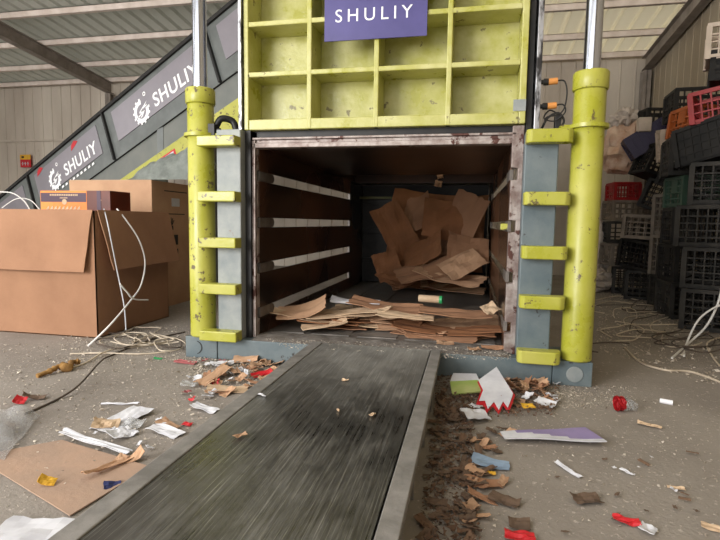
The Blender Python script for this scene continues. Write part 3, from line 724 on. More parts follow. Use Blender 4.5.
# special floor scraps: px, py, width m, depth m, rz deg, tilt x, tilt y, curl, material, name, label, category
FS = [
 (122, 421, .24, .11, 80, 3, -4, .3, M_paper, 'paper_sheet', 'grey white paper sheet tilted up among the left floor scraps', 'paper'),
 (95, 446, .36, .035, -12, 0, 2, .1, M_paper, 'paper_strip', 'long narrow white strip lying across the floor cardboard edge', 'paper'),
 (120, 404.5, .17, .012, 12, 0, 0, .2, M_paper, 'plastic_straw', 'thin white strip alone on the left floor', 'strip'),
 (106, 427, .10, .07, 30, 12, 10, .9, M_cardlight, 'cardboard_scrap', 'curled tan scrap against the tilted grey paper sheet', 'cardboard'),
 (122, 436, .10, .08, 70, 8, 6, .7, M_paper, 'paper_scrap', 'crumpled white paper below the tilted grey sheet', 'paper'),
 (134, 426, .08, .06, 10, 14, 4, 1.2, M_film, 'plastic_scrap', 'translucent crumpled wrapper beside the tilted grey sheet', 'plastic'),
 (110, 470, .19, .028, 71, 4, 6, .5, M_card2, 'cardboard_strip', 'thin folded cardboard strip lying on the big floor sheet', 'cardboard'),
 (133, 461, .09, .04, 50, 10, -22, 1.6, M_card2, 'cardboard_strip', 'curled tan cardboard strip beside the table edge', 'cardboard'),
 (120, 462, .05, .04, 80, 10, -22, 1.2, M_cardtorn, 'cardboard_scrap', 'small upright torn cardboard curl near the table edge', 'cardboard'),
 (47, 486, .05, .035, 30, 20, 25, .9, M_yellow, 'paper_scrap', 'small folded yellow scrap alone on the floor cardboard', 'paper'),
 (112, 487, .05, .04, 40, 8, 10, .5, M_navy, 'plastic_scrap', 'dark blue plastic scrap at the foot of the table', 'plastic'),
 (35, 534, .20, .12, 12, 0, 2, .1, M_paper, 'paper_sheet', 'white paper sheet at the bottom left foreground', 'paper'),
 (168, 427, .10, .05, -20, 5, 10, .6, M_cardtorn, 'cardboard_scrap', 'orange brown scrap above the white card near the table', 'cardboard'),
 (166, 433, .15, .06, -12, 3, 4, .2, M_paper, 'paper_card', 'white card with a folded edge near the table', 'paper'),
 (187, 425, .04, .03, 0, 4, 4, .3, M_red, 'plastic_scrap', 'tiny red scrap just left of the table edge', 'plastic'),
 (205, 410, .13, .05, -12, 6, 5, .8, M_paper, 'paper_scrap', 'crumpled white and blue paper beside the table edge', 'paper'),
 (214, 380, .24, .07, 80, 6, -8, .3, M_card2, 'cardboard_piece', 'long tan cardboard piece on the scrap pile by the left post', 'cardboard'),
 (228, 391, .20, .09, 25, 6, 4, .4, M_cardlight, 'cardboard_piece', 'fluted light cardboard piece beside the table on the left', 'cardboard'),
 (262, 377, .12, .05, 45, 14, -8, .6, M_red, 'plastic_scrap', 'bright red plastic scrap on the pile left of the table', 'plastic'),
 (246, 362, .16, .08, 10, 18, -8, .4, M_card2, 'cardboard_piece', 'jagged tan cardboard leaning on the beam left of the table', 'cardboard'),
 (275, 356, .12, .07, 5, 22, 6, .4, M_cardtorn, 'cardboard_piece', 'torn tan cardboard piece at the corner of table and beam', 'cardboard'),
 (222, 366, .14, .04, 30, 8, 4, .3, M_paper, 'paper_strip', 'white paper strip on the pile by the left post', 'paper'),
 (236, 374, .10, .05, 60, 8, 4, .5, M_paper, 'paper_scrap', 'pale blue white scrap in the middle of the left pile', 'paper'),
 (189, 387, .08, .05, 10, 8, 4, .9, M_film, 'plastic_scrap', 'crumpled clear film at the left end of the left pile', 'plastic'),
 (186, 363, .13, .05, 0, 4, 2, .3, M_pink, 'paper_card', 'dull pink card in front of the left beam end', 'paper'),
 (158, 359, .05, .03, 20, 6, 8, .5, M_green, 'plastic_scrap', 'small green scrap among the straps left of the post', 'plastic'),
 (20, 403, .05, .05, 30, 20, 20, 1.2, M_red, 'paper_scrap', 'small red crumpled scrap near the left frame edge', 'paper'),
 (34, 399, .10, .04, 25, 12, 12, 1.2, M_cardshred, 'cardboard_scrap', 'dark brown crumpled scrap beside the small red one', 'cardboard'),
 # right side
 (528, 409, .06, .04, 15, 12, 0, .2, M_yellow, 'paper_scrap', 'small yellow piece on the right scrap pile', 'paper'),
 (545, 406, .09, .06, -30, 10, 6, .4, M_paper, 'paper_scrap', 'pale grey paper at the right end of the right pile', 'paper'),
 (475, 420, .12, .08, 30, 12, 8, .3, M_paper, 'paper_sheet', 'white square paper below the right scrap pile', 'paper'),
 (490, 464, .13, .07, -8, 4, 4, .3, M_bluepaper, 'paper_sheet', 'blue grey paper on the shredded cardboard by the table', 'paper'),
 (491, 474, .03, .02, 0, 5, 5, .3, M_yellow, 'paper_scrap', 'tiny yellow scrap under the blue grey paper', 'paper'),
 (483, 484, .12, .06, 10, 3, 3, .2, M_card, 'cardboard_piece', 'brown cardboard piece below the blue grey paper', 'cardboard'),
 (568, 471, .11, .02, -54, 3, 3, .3, M_paper, 'paper_strip', 'white paper sliver on the open right floor', 'paper'),
 (627, 473, .05, .015, -50, 3, 3, .3, M_paper, 'paper_strip', 'tiny white sliver far right of the white strip', 'paper'),
 (649, 426, .09, .03, -20, 3, 3, .3, M_cardlight, 'paper_scrap', 'pale flat scrap behind the open right floor', 'paper'),
 (626, 523, .07, .03, -5, 4, 4, .5, M_red, 'plastic_scrap', 'red scrap near the bottom edge on the right floor', 'plastic'),
 (647, 531, .05, .04, 60, 10, 8, 1.4, M_paper, 'paper_scrap', 'white curled shell like scrap at the bottom right', 'paper'),
 (519, 525, .06, .05, 0, 6, 0, .8, M_cardshred, 'cardboard_scrap', 'round brown scrap near the bottom edge by the table', 'cardboard'),
 (520, 538, .08, .04, 0, 6, 0, .4, M_red, 'plastic_scrap', 'red scrap cut by the bottom edge near the table', 'plastic'),
 (714, 529, .06, .03, -20, 3, 0, .3, M_cardlight, 'paper_scrap', 'pale scrap at the bottom right corner', 'paper'),
 (676, 489, .05, .015, -10, 3, 0, .3, M_cardlight, 'paper_strip', 'small pale sliver on the far right floor', 'paper'),
 (586, 501, .09, .05, 20, 5, 3, .5, M_cardshred, 'cardboard_scrap', 'dull brown crumpled scrap on the right floor foreground', 'cardboard'),
 (504, 502, .09, .05, -20, 5, 3, .5, M_cardshred, 'cardboard_scrap', 'dark brown scrap right of the shredded cardboard', 'cardboard'),
 (445, 344, .10, .05, 5, 12, 0, .4, M_cardtorn, 'cardboard_scrap', 'torn tan scrap lying on the dusty sill by the table', 'cardboard'),
 (493, 349, .13, .05, 5, 12, 0, .4, M_card, 'cardboard_scrap', 'brown scrap on the dusty sill by the right post', 'cardboard'),
 (474, 350, .07, .04, 25, 12, 0, .4, M_cardtorn, 'cardboard_scrap', 'small torn scrap mid sill between two larger scraps', 'cardboard'),
]
for i, (px, py, w, h, rz, rx, ry, cu, m, nm, lb_, ct) in enumerate(FS):
    me = sheet_mesh(nm, w, h, 500+i, cu*.6, .005 if w > .06 else .003, .06, .0016, m, nx=7, ny=5)
    sill = 'sill' in lb_
    p = at(px, py, z=.002 if not sill else .145)
    o = put(nm, me, p, (math.radians(rx), math.radians(ry), math.radians(rz)), lb_, ct)
    bpy.context.view_layer.update()
    zm = min((o.matrix_world @ v.co).z for v in me.vertices)
    base_z = .002 if not sill else .145
    if 'floor cardboard' in lb_ or 'big floor sheet' in lb_: base_z = .009
    if 'pile' in lb_: base_z = .012
    o.location.z += base_z-zm
def flatpoly(name, pxs, m, label, cat, th=.004, z=.0, bump=.003, cuts=5, extra=None):
    bm = bmesh.new(); vs = [bm.verts.new(at(px, py, z=z+.001)) for px, py in pxs]; bm.faces.new(vs)
    if len(vs) == 4: bmesh.ops.subdivide_edges(bm, edges=bm.edges[:], cuts=cuts, use_grid_fill=True)
    for v in bm.verts: v.co.z += bump*(1+noise.noise(v.co*6))
    ext = bmesh.ops.solidify(bm, geom=bm.faces[:], thickness=th)
    return tag(obj(name, bm, m), label, cat)
flatpoly('floor_cardboard', [(-25, 458), (62, 441), (150, 468), (70, 517)], M_carddusty, 'large flat dusty cardboard sheet on the floor left of the table', 'cardboard', z=.001, bump=.0015)
for o in [o for o in COL.objects if o.name.startswith('floor_cardboard')]: pass
flatpoly('long_panel', [(500, 433), (585, 430), (607, 444), (505, 440)], [M_purple], 'long lilac and white printed panel flat on the right floor', 'panel', z=.012, bump=.006)
lp = bpy.data.objects['long_panel']
lp.data.materials.append(M_paper)
for f in lp.data.polygons:
    c = lp.matrix_basis @ f.center
    if c.y < (at(550, 438, z=.01).y) : f.material_index = 1
# printed sheet with a jagged red edge, and the packet beside it
PS = empty('printed_sheet', at(496, 396, z=.02), 'white sheet with red jagged edge beside the green packet', 'paper')
def lifted(pxs, z0, tilt, th, c):
    bm = bmesh.new(); o_ = at(c[0], c[1], z=z0)
    vs = []
    for px, py in pxs:
        p = at(px, py, z=z0); vs.append(bm.verts.new((p.x, p.y, z0+(p.y-o_.y)*tilt)))
    bm.faces.new(vs); bmesh.ops.recalc_face_normals(bm, faces=bm.faces); bmesh.ops.solidify(bm, geom=bm.faces[:], thickness=th); return bm
jag_ = [(478, 388), (496, 381), (513, 397), (508, 405), (503, 401), (499, 406), (494, 401), (488, 405), (485, 400), (479, 400), (483, 394)]
obj('sheet', lifted(jag_, .035, .25, .0015, (496, 400)), M_paper, PS)
obj('red_edge', lifted([(477, 389), (496, 382), (515, 398), (509, 408), (503, 403.5), (499, 408.5), (493, 403.5), (487, 407.5), (483, 402.5), (476, 402), (481, 394)], .0325, .25, .001, (496, 400)), M_red, PS)
PK = empty('printed_packet', at(465, 387, z=.02), 'green and white printed packet right of the table', 'packet')
obj('green_half', lifted([(450, 385), (479, 385), (481, 392), (452, 393)], .022, .2, .008, (465, 390)), M_palegreen, PK)
obj('white_half', lifted([(453, 380), (476, 381), (479, 385), (450, 385)], .022, .2, .008, (465, 390)), M_paper, PK)
# clear film at the left
bm = bmesh.new(); g = {}
A0, A1, A2, A3 = at(-30, 415, z=.02), at(40, 413, z=.02), at(4, 457, z=.02), at(-40, 450, z=.02)
for i in range(15):
    for j in range(12):
        u, v = i/14, j/11
        p = A0.lerp(A1, u).lerp(A3.lerp(A2, u), v); p.z = .008+.04*abs(noise.noise((u*2, v*2, 4)))+.03*(1-v)*math.sin(u*3.1)
        g[i, j] = bm.verts.new(p)
for i in range(14):
    for j in range(11): bm.faces.new((g[i, j], g[i+1, j], g[i+1, j+1], g[i, j+1]))
bmesh.ops.solidify(bm, geom=bm.faces[:], thickness=.001)
tag(obj('plastic_film', bm, M_film, smooth=True), 'translucent crumpled plastic film at the left edge of the floor', 'plastic')
# red and white tag + white tube on the right
c = at(620, 411, z=.0); TG = empty('crumpled_cup', c, 'crumpled red and white cup lying on the right floor', 'cup')
bm = bmesh.new()
for k2, (mi) in enumerate((0, 1)): 
    pass
def cone(bm, p0, p1, r0, r1, seg=14, mi=0, cr=.2, s=0):
    p0, p1 = Vector(p0), Vector(p1); d = (p1-p0).normalized(); n = d.orthogonal().normalized(); b = d.cross(n); rings = []
    for t in range(5):
        p = p0.lerp(p1, t/4); r = r0+(r1-r0)*t/4
        rings.append([bm.verts.new(p+(n*math.cos(2*math.pi*k/seg)+b*math.sin(2*math.pi*k/seg))*r*(1+cr*noise.noise((k*.9+s, t*1.3, s)))) for k in range(seg)])
    for i in range(4):
        for k in range(seg): bm.faces.new((rings[i][k], rings[i][(k+1) % seg], rings[i+1][(k+1) % seg], rings[i+1][k])).material_index = mi
    bmesh.ops.solidify(bm, geom=bm.faces[:], thickness=.0015)
bm = bmesh.new(); cone(bm, c+Vector((-.02, 0, .035)), c+Vector((.015, .005, .035)), .034, .032, s=1); obj('cup_body', bm, M_red, TG)
bm = bmesh.new(); cone(bm, c+Vector((.015, .005, .035)), c+Vector((.07, .01, .022)), .032, .02, s=2); obj('cup_end', bm, M_film, TG)
c = at(665, 404, z=.0); bm = bmesh.new(); tube(bm, [c+Vector((-.02, .01, .012)), c+Vector((.03, -.01, .012))], .012, 12)
tag(obj('white_bottle_cap', bm, M_white, smooth=True), 'small white plastic tube lying on the right floor', 'plastic')
# ochre rag
p = [at(37, 376, z=.012), at(50, 371, z=.02), at(60, 366, z=.03), at(68, 368, z=.02), at(72, 362, z=.02), at(80, 362, z=.01)]
bm = bmesh.new(); pp = smooth_path(p, 5); tube(bm, pp, .02, 9, rs=[.012+.014*abs(noise.noise((i*.5, 0, 2)))+(.01 if 10 < i < 17 else 0) for i in range(len(pp))])
tag(obj('twisted_rag', bm, M_rag, smooth=True), 'twisted ochre rag lying on the floor before the open carton', 'rag')

# random smaller scraps, copies of a few kinds
kinds = []
for i in range(12):
    m = [M_cardshred, M_card, M_cardtorn, M_cardshred2, M_cardshred, M_card2][i % 6]
    kinds.append(sheet_mesh('cardboard_scrap', .07+.01*(i % 4), .035+.006*(i % 3), 700+i, .2+.15*(i % 3), .004, .14, .003, m, nx=5, ny=4))
wk = [sheet_mesh('paper_scrap', .05+.01*i, .035, 800+i, .4, .005, .14, .001, M_paper, nx=5, ny=4) for i in range(4)]
rk = [sheet_mesh('plastic_scrap', .04, .03, 820+i, .5, .008, .3, .001, [M_red, M_pink][i], nx=4, ny=3) for i in range(2)]
HUE = {'shaded_brown_shred': 'dull brown', 'cardboard': 'mid brown', 'torn_cardboard': 'mottled tan', 'shaded_brown_cardboard': 'darkened', 'pale_cardboard': 'pale tan', 'white_paper': 'white', 'red_plastic': 'bright red', 'pink_card': 'dull pink', 'brown_cardboard': 'dark brown', 'light_kraft_paper': 'light'}
def scatter(n, poly, meshes, name, label, cat, group, zmax=.0, seed=1, sc=(.6, 1.2), tilt=.35):
    r = random.Random(seed); pts = [at(px, py, z=0) for px, py in poly]
    for i in range(n):
        a, b, c, d = pts; u, v = r.random(), r.random()
        p = a.lerp(b, u).lerp(d.lerp(c, u), v)
        h = zmax*(1-abs(2*u-1))*(1-abs(2*v-1))
        me = r.choice(meshes); s = r.uniform(*sc)
        hue = HUE.get(me.materials[0].name, 'brown')
        ys = [q_.y for q_ in pts]; t_y = (p.y-min(ys))/(max(ys)-min(ys)); xs_ = [q_.x for q_ in pts]; t_x = (p.x-min(xs_))/(max(xs_)-min(xs_))
        where = ['towards the camera', 'halfway', 'towards the machine'][min(2, int(t_y*3))]+', '+['left part', 'middle', 'right part'][min(2, int(t_x*3))]
        label_ = hue+' '+label+', '+where
        o = put(name, me, (p.x, p.y, .002+h*r.random()+.006), (r.uniform(-tilt, tilt), r.uniform(-tilt, tilt), r.uniform(0, 6.28)), label_, cat, group, scale=(s, s, s))
scatter(90, [(436, 400), (475, 392), (470, 545), (418, 545)], kinds[:1]*2+kinds[3:5]+[kinds[6], kinds[10]], 'cardboard_scrap', 'scrap in litter along the table side', 'cardboard', 'scraps along the right side of the table', .03, 2, (.3, .75))
scatter(26, [(466, 430), (510, 430), (500, 520), (466, 530)], kinds, 'cardboard_scrap', 'small scrap strewn right of the table litter', 'cardboard', 'scraps strewn beside the table litter', 0, 3, (.4, .9))
scatter(40, [(490, 378), (540, 384), (556, 410), (484, 404)], [kinds[1], kinds[2], kinds[5], kinds[7], kinds[11]], 'cardboard_scrap', 'scrap in the pile before right beam', 'cardboard', 'scraps in the pile before the right beam', .06, 4, (.6, 1.1), .6)
scatter(8, [(480, 380), (560, 384), (560, 410), (470, 410)], wk, 'paper_scrap', 'paper in pile before right beam', 'paper', 'paper bits in the pile before the right beam', .06, 5)
scatter(30, [(200, 364), (285, 362), (262, 388), (200, 400)], [kinds[1], kinds[2], kinds[5], kinds[7], kinds[8], kinds[11]], 'cardboard_scrap', 'scrap in the left post pile', 'cardboard', 'scraps between the left post and the table', .03, 6, (.6, 1.1), .4)
scatter(12, [(190, 364), (285, 362), (232, 400), (180, 405)], wk, 'paper_scrap', 'paper bit in the left post pile', 'paper', 'paper bits between the left post and the table', .04, 7)
scatter(5, [(180, 362), (285, 362), (232, 400), (180, 405)], rk, 'plastic_scrap', 'bit in the left post pile', 'plastic', 'red bits between the left post and the table', .03, 8)
scatter(10, [(80, 415), (190, 415), (150, 450), (80, 450)], wk+kinds[5:7], 'paper_scrap', 'bit strewn round the tilted grey sheet', 'paper', 'bits around the tilted grey sheet', .0, 9, (.3, .7))
scatter(16, [(560, 440), (700, 430), (700, 540), (540, 540)], [kinds[0], kinds[3], wk[0]], 'paper_scrap', 'tiny scrap on open right floor', 'paper', 'tiny scraps on the open right floor', 0, 10, (.2, .45))
# scraps on the table top
for i, (px, py, s, m, lb_) in enumerate(((345, 381, .035, M_cardlight, 'small pale scrap at the far middle of the table top'), (372, 416, .03, M_cardlight, 'pale round scrap in the right middle of the table top'),
        (262, 396, .04, M_paper, 'white scrap at the left edge of the table top'), (240, 437, .04, M_cardtorn, 'tan scrap on the left half of the table top'), (338, 411, .02, M_cardlight, 'tiny pale crumb mid table beside the round scrap'))):
    me = sheet_mesh('paper_scrap', s, s*.5, 900+i, .5, .004, .25, .0015, m, nx=4, ny=3)
    put('paper_scrap', me, at(px, py, z=ZT-.002), (.03, .03, i*1.3), lb_, 'scrap')
# crumbs : uncountable grit
def crumbs(name, n, polys, label, m, seed, smin, smax, mode=None):
    r = random.Random(seed); bm = bmesh.new()
    for i in range(n):
        pxs, zz = r.choice(polys); a, b, c, d = [at(px, py, z=zz) for px, py in pxs]
        u, v = r.random(), r.random()
        if mode == 'edge': v = v*v
        p = a.lerp(b, u).lerp(d.lerp(c, u), v)
        s = r.uniform(smin, smax)*(r.random()**1.5+.35)
        vs = [bm.verts.new(p+Vector((r.uniform(-s, s), r.uniform(-s, s), r.uniform(0, s*.8) if k_ else s))) for k_ in range(4)]
        for f in ((0, 1, 2), (0, 2, 3), (0, 3, 1), (1, 3, 2)): bm.faces.new([vs[k_] for k_ in f])
    return tag(obj(name, bm, m), label, 'debris', kind='stuff')
M_crumb = mat('pale_crumbs', (206, 196, 180), (140, 128, 116), 30, .95)
M_crumbdk = mat('brown_crumbs', (112, 84, 64), (80, 62, 50), 30, .95)
crumbs('floor_crumbs', 4200, [([(0, 345), (185, 340), (230, 420), (0, 520)], 0), ([(60, 330), (190, 325), (190, 360), (60, 370)], 0)], 'fine pale crumbs and grit on the floor left of the table', M_crumb, 1, .003, .010)
crumbs('floor_crumbs', 2600, [([(460, 380), (600, 385), (560, 440), (450, 440)], 0), ([(500, 375), (590, 390), (600, 405), (500, 410)], 0), ([(540, 388), (630, 385), (640, 410), (540, 408)], 0), ([(440, 400), (720, 400), (720, 540), (420, 540)], 0)], 'fine grit on the floor right of the table', M_crumb, 2, .002, .008)
crumbs('floor_crumbs', 1800, [([(600, 290), (720, 320), (720, 390), (596, 350)], 0)], 'shredded straw bits on the floor before the crates', M_crumb, 5, .004, .016)
crumbs('shredded_litter', 3400, [([(436, 395), (470, 395), (480, 545), (418, 545)], 0.005), ([(436, 375), (560, 385), (555, 415), (436, 420)], 0.01)], 'crumbled brown cardboard litter against the right side of the table', M_crumbdk, 3, .005, .014)
crumbs('sill_grit', 1400, [([(262, 338), (508, 350), (512, 362), (290, 350)], .140)], 'pale grit and crumbs lying along the press sill', M_crumb, 4, .002, .008)
crumbs('beam_litter', 1500, [([(190, 358), (290, 352), (262, 388), (186, 380)], .003)], 'mixed torn paper crumbs piled before the left beam', M_crumb, 6, .004, .012)

# ------------------------------------------------------------ crates
def crate(name, w, d, h, m, nx=7, ny=5, nz=4, wall=.008, solid=False):
    root = bpy.data.objects.new(name, None)
    bm = bmesh.new(); t = wall
    box(bm, -w/2, w/2, -d/2, d/2, 0, .012)
    for s in (-1, 1):
        for i in range(nx+1):
            x = -w/2+w*i/nx; box(bm, x-.006, x+.006, s*d/2-t, s*d/2+t, .012, h-.03)
        for i in range(ny+1):
            y = -d/2+d*i/ny; box(bm, s*w/2-t, s*w/2+t, y-.006, y+.006, .012, h-.03)
        for k_ in range(nz):
            z = .012+(h-.05)*k_/nz; hz = .012 if k_ == 0 else .006
            box(bm, -w/2-t, w/2+t, s*d/2-t*1.1, s*d/2+t*1.1, z, z+hz*2); box(bm, s*w/2-t*1.1, s*w/2+t*1.1, -d/2, d/2, z, z+hz*2)
        # solid patches: corner posts and a plate under the handle
        for q_ in (-1, 1): box(bm, s*w/2-.02, s*w/2+.02, q_*d/2-.02, q_*d/2+.02, 0, h-.02)
        box(bm, s*w/2-t*.9, s*w/2+t*.9, -.06, .06, h*.45, h-.03)
        if solid: box(bm, -w/2, w/2, s*d/2-.002, s*d/2+.002, .01, h-.03); box(bm, s*w/2-.002, s*w/2+.002, -d/2, d/2, .01, h-.03)
    body = bpy.data.meshes.new('crate_body'); bm.to_mesh(body); bm.free(); body.materials.append(m)
    bm = bmesh.new()
    for s in (-1, 1):
        box(bm, -w/2-.014, w/2+.014, s*d/2-.014, s*d/2+.014, h-.032, h); box(bm, s*w/2-.014, s*w/2+.014, -d/2+.014, d/2-.014, h-.032, h)
    rim = bpy.data.meshes.new('rim'); bm.to_mesh(rim); bm.free(); rim.materials.append(m)
    return body, rim
CK = {}
def put_crate(loc, rot, key, label, group=None):
    if key not in CK:
        w, d, h, m, sol = key; CK[key] = crate('plastic_crate', w, d, h, CM[m], solid=sol, nx=max(3, round(w/.07)), ny=max(3, round(d/.07)), nz=max(3, round(h/.075)))
    body, rim = CK[key]
    b = bpy.data.objects.new('plastic_crate', body); COL.objects.link(b); b.location = loc; b.rotation_euler = tuple(math.radians(r) for r in rot)
    r_ = bpy.data.objects.new('rim', rim); COL.objects.link(r_); r_.parent = b
    tag(b, label, 'crate', group); return b
CM = dict(black=M_crate, dark=M_cratedk, grey=M_crategrey, beige=M_cratebeige, white=M_cratewhite, orange=M_crateorange, red=M_cratered, purple=M_cratepurple, green=M_crategreen)
S1 = (.5, .36, .34, 'black', False); S2 = (.5, .36, .34, 'dark', False)
def cr(px, py, y, rot, key, label, group=None):
    p = at(px, py, y=y); return put_crate((p.x, p.y, max(p.z, .002)), rot, key, label, group)
# near stack (right edge of the photo)
X1, Y1_ = 2.60, 1.80
put_crate((X1, Y1_, .002), (0, 0, -28), S1, 'black crate at the bottom of the nearest crate stack')
put_crate((X1-.0, Y1_+.02, .346), (0, 0, -30), S1, 'black crate second from the floor in the nearest stack')
put_crate((X1-.06, Y1_+.0, .69), (0, 0, -38), S1, 'black crate third from the floor in the nearest stack, sticking out left')
put_crate((X1-.0, Y1_+.03, 1.034), (0, 0, -25), S1, 'black crate fourth from the floor in the nearest stack')
put_crate((2.52, 1.86, 1.40), (0, -12, -50), (.46, .32, .32, 'dark', True), 'closed sided black crate tilted near the top of the nearest stack')
put_crate((2.60, 1.86, 1.72), (0, -8, -30), (.5, .36, .26, 'red', False), 'bright red crate high on the nearest stack')
for k2, z in enumerate((2.03, 2.10, 2.17)):
    put_crate((2.68, 1.9, z-.0), (0, 0, -20), (.46, .34, .12, 'dark', True), ['lowest of the nested shallow black trays above the red crate', 'middle of the nested shallow black trays above the red crate', 'top of the nested shallow black trays above the red crate'][k2])
put_crate((2.66, 1.9, 2.20), (0, 0, -20), (.5, .36, .28, 'white', False), 'cream crate on the very top of the nearest stack')
# second stack further along the wall
X2, Y2 = 2.62, 2.40
put_crate((X2, Y2, .002), (0, 0, 0), S1, 'black crate on the floor behind the nearest stack')
put_crate((X2, Y2, .346), (0, 0, 3), S2, 'black crate second up behind the nearest stack')
put_crate((X2, Y2, .69), (0, 0, -6), S2, 'black crate third up behind the nearest stack')
put_crate((X2+.02, Y2, 1.034), (0, 0, 4), (.5, .36, .28, 'green', False), 'dark green crate holding a bottle among the black crates')
put_crate((X2-.05, Y2, 1.32), (0, 0, -8), S1, 'black crate under the orange crate')
put_crate((X2-.02, Y2+.02, 1.664), (0, 6, 10), (.42, .36, .26, 'orange', False), 'orange crate upright below the red crate')
# third stack
X3, Y3 = 2.78, 3.0
put_crate((X3-.02, Y3-.0, .002), (0, 0, 8), S1, 'black crate on the floor below the grey crates')
put_crate((X3-.1, Y3-.0, .346), (0, 0, -60), (.34, .34, .42, 'grey', False), 'tall grey crate, lower of the two grey ones')
put_crate((X3-.1, Y3-.0, .770), (0, 0, -58), (.34, .34, .42, 'grey', False), 'tall grey crate, upper of the two grey ones')
put_crate((X3-.08, Y3, 1.195), (0, 22, -30), S2, 'black crate leaning on top of the grey crates')
put_crate((X3-.05, Y3+.05, 1.55), (8, -6, -12), (.5, .36, .34, 'white', True), 'dusty cream crate tipped on its side left of the orange crate')
put_crate((X3+.05, Y3+.1, 1.95), (0, 0, -4), (.56, .38, .30, 'dark', False), 'black crate on top against the wall left of the cream crate')
# fourth stack, lower
X4, Y4 = 2.62, 3.62
put_crate((X4, Y4, .002), (0, 0, -12), S1, 'black crate on the floor under the beige crate')
put_crate((X4-.04, Y4, .346), (0, 8, -55), S2, 'open black crate lying under the beige crate')
put_crate((X4-.05, Y4, .70), (0, 3, -20), (.5, .36, .28, 'beige', False), 'beige crate midway up the far stack')
put_crate((X4+.08, Y4, 1.0), (0, 20, -20), S2, 'black crate tipped above the beige crate')
put_crate((X4+.02, Y4+.0, 1.38), (0, 20, 10), S2, 'black crate tipped below the indigo crate')
put_crate((X4-.03, Y4+.1, 1.75), (0, -32, -10), (.42, .30, .26, 'purple', True), 'indigo crate tipped between the bag and the black crates')
put_crate((X4+.1, Y4+.35, 1.98), (0, 0, 10), (.42, .30, .26, 'dark', False), 'small black crate at the top of the far stack')
put_crate((2.62, 4.15, .002), (0, 0, -12), S1, 'black crate on the floor at the far end of the crates')
put_crate((2.5, 4.15, .35), (0, 0, 8), (.5, .36, .28, 'grey', False), 'grey crate behind the beige crate at the far end')
put_crate((2.40, 4.1, 1.17), (0, 0, 4), (.28, .30, .22, 'red', False), 'red crate below the brown bag')
put_crate((2.5, 4.15, .64), (0, 0, -4), (.5, .36, .27, 'black', False), 'black crate at the far end, under the white sack')
put_crate((2.5, 4.15, .92), (0, 0, 4), (.5, .36, .25, 'beige', False), 'beige crate directly under the red crate')
blob('plastic_bag', (2.42, 4.1, 1.78), .26, .2, .36, M_brownbag, 'brown translucent plastic bag heaped on the far crates', 'bag', seed=2, amp=.35)
blob('plastic_bag', (2.38, 4.1, 2.17), .15, .14, .13, M_whitebag, 'white plastic bag on top of the brown bag', 'bag', seed=3, amp=.4)
blob('sack', (2.20, 4.5, .5), .16, .2, .55, M_sack, 'tall pale sack standing behind the right cylinder', 'bag', seed=5, amp=.25)
blob('plastic_bag', (2.1, 4.2, .14), .24, .2, .18, M_whitebag, 'low crumpled pale bag on the floor before the tall sack', 'bag', seed=8, amp=.35)
bm = bmesh.new(); c = at(644, 125, y=3.6); box(bm, c.x-.07, c.x+.07, 3.55, 3.65, c.z-.08, c.z+.08)
tag(obj('white_carton', bm, M_cratewhite, bevel=.01), 'small white box perched on the far crates', 'box')
# bottle inside the green crate
c = at(700, 160, y=2.3); bm = bmesh.new()
lathe(bm, 2.66, 2.42, [(.05, 1.05), (.055, 1.07), (.055, 1.22), (.022, 1.27), (.022, 1.30)], 16)
b_ = tag(obj('bottle', bm, M_film, smooth=True), 'clear bottle standing in the dark green crate', 'bottle')

# ------------------------------------------------------------ straps and wires
def strap(pts, r, m, label, group=None, name='strap'):
    bm = bmesh.new(); tube(bm, smooth_path(pts, 7), r, 6)
    return tag(obj(name, bm, m, smooth=True), label, 'strap', group)
def FP(px, py, h=.006): 
    p = at(px, py, z=h); return p
strap([FP(25, 414), FP(58, 399), FP(80, 384, .03), FP(100, 362, .03), FP(112, 355), FP(150, 340), FP(185, 332)], .005, M_wiredark, 'dark wire snaking across the floor towards the left post')
strap([FP(70, 354), FP(100, 353, .01), FP(140, 354), FP(165, 352)], .005, M_wire, 'pale strap lying straight on the floor before the open carton')
strap([FP(58, 372, .01), FP(85, 363), FP(110, 350, .02), FP(150, 345), FP(180, 338)], .005, M_wire, 'beige strap running from the rag to the left post')
r = random.Random(5)
for i in range(9):
    c = (r.uniform(110, 172), r.uniform(322, 340)); pts = []
    a0 = r.uniform(0, 6)
    for k2 in range(9):
        t = a0+k2*.9; pts.append(FP(c[0]+r.uniform(10, 26)*math.cos(t), c[1]+r.uniform(3, 8)*math.sin(t)+4, r.uniform(.006, .04)))
    strap(pts, .004, [M_wire, M_wiredark, M_wire][i % 3], ['beige', 'dark', 'beige'][i % 3]+' looped strap beside the open carton, '+('left' if c[0] < 130 else 'middle' if c[0] < 150 else 'right')+' of the tangle', 'straps tangled beside the carton')
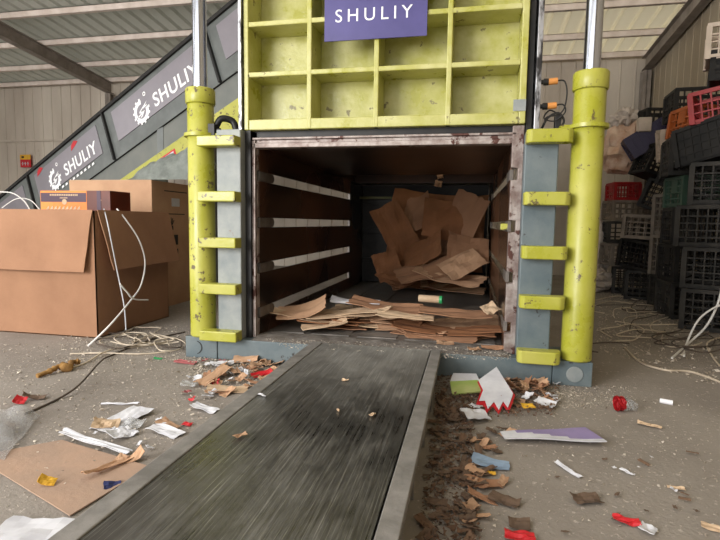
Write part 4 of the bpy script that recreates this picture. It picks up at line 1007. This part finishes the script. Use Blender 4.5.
# white straps over the carton flap
strap([at(117, 209, x=BX1-.05), at(126, 220, x=BX1+.06), at(139, 240, x=BX1+.13), at(145, 262, x=BX1+.16), at(141, 285, x=BX1+.2), at(131, 300, x=BX1+.24), at(110, 325, x=BX1+.27), FP(88, 346, .01)], .006, M_wirewhite, 'white plastic strap looping down over the open carton flap')
strap([at(104, 209, x=BX1-.03), at(108, 225, x=BX1+.12), at(117, 270, x=BX1+.14), at(124, 305, x=BX1+.2), at(126, 330, x=BX1+.22)], .004, M_silver, 'thin grey strap hanging straight beside the white strap')
strap([at(120, 284, x=BX1+.24), at(127, 292, x=BX1+.25), at(134, 299, x=BX1+.25), at(148, 300, x=BX1+.25)], .006, M_wirewhite, 'short knotted strap end crossing the white strap')
strap([at(-5, 192, y=.6), at(12, 193, y=.6), at(24, 201, y=.62), at(30, 210, y=.62)], .005, M_wirewhite, 'white strap arching out of the open carton at the left edge')
strap([at(2, 208, y=.65), at(16, 199, y=.65), at(30, 200, y=.65), at(40, 210, y=.65)], .004, M_wirewhite, 'thin white strap arching beside the snack carton')
# right tangle
for i in range(22):
    c = (r.uniform(612, 712), r.uniform(302, 352)); pts = []; a0 = r.uniform(0, 6); ex = r.uniform(14, 46); ey = r.uniform(4, 12)
    for k2 in range(r.randint(5, 9)):
        t = a0+k2*.8; pts.append(FP(c[0]+ex*r.uniform(.6, 1.1)*math.cos(t), max(290, c[1]+ey*r.uniform(.6, 1.1)*math.sin(t)), r.uniform(.006, .035)))
    strap(pts, .0045, [M_wire, M_wiredark, M_wire, M_wiredark][i % 4], ['beige', 'dark', 'beige', 'dark'][i % 4]+' looped strap before the crates, '+('left' if c[0] < 645 else 'middle' if c[0] < 680 else 'right')+' side, '+('near' if c[1] > 335 else 'midway' if c[1] > 318 else 'far')+' part of tangle', 'straps tangled before the crates')
strap([FP(596, 300), FP(618, 296, .02), FP(640, 300), FP(660, 296)], .006, M_wire, 'pale strap at the far end of the tangle by the right cylinder')
strap([FP(625, 348), FP(640, 362), FP(665, 370, .01), FP(692, 372), FP(730, 386)], .007, M_wire, 'long beige strap curving out across the right floor')
strap([at(725, 268, y=1.25), at(719, 300, y=1.2), at(707, 325, y=1.2), FP(690, 342, .01), FP(672, 358)], .008, M_wirewhite, 'thick pale strap arching down at the right frame edge')
strap([at(735, 300, y=1.15), at(712, 309, y=1.15), at(697, 322, y=1.15), at(686, 345, y=1.1), FP(684, 356, .01)], .007, M_wirewhite, 'second pale strap arching near the right frame edge')
strap([FP(730, 336), FP(708, 342, .02), FP(712, 356), FP(726, 372)], .006, M_wire, 'short beige strap curling at the right frame edge on the floor')
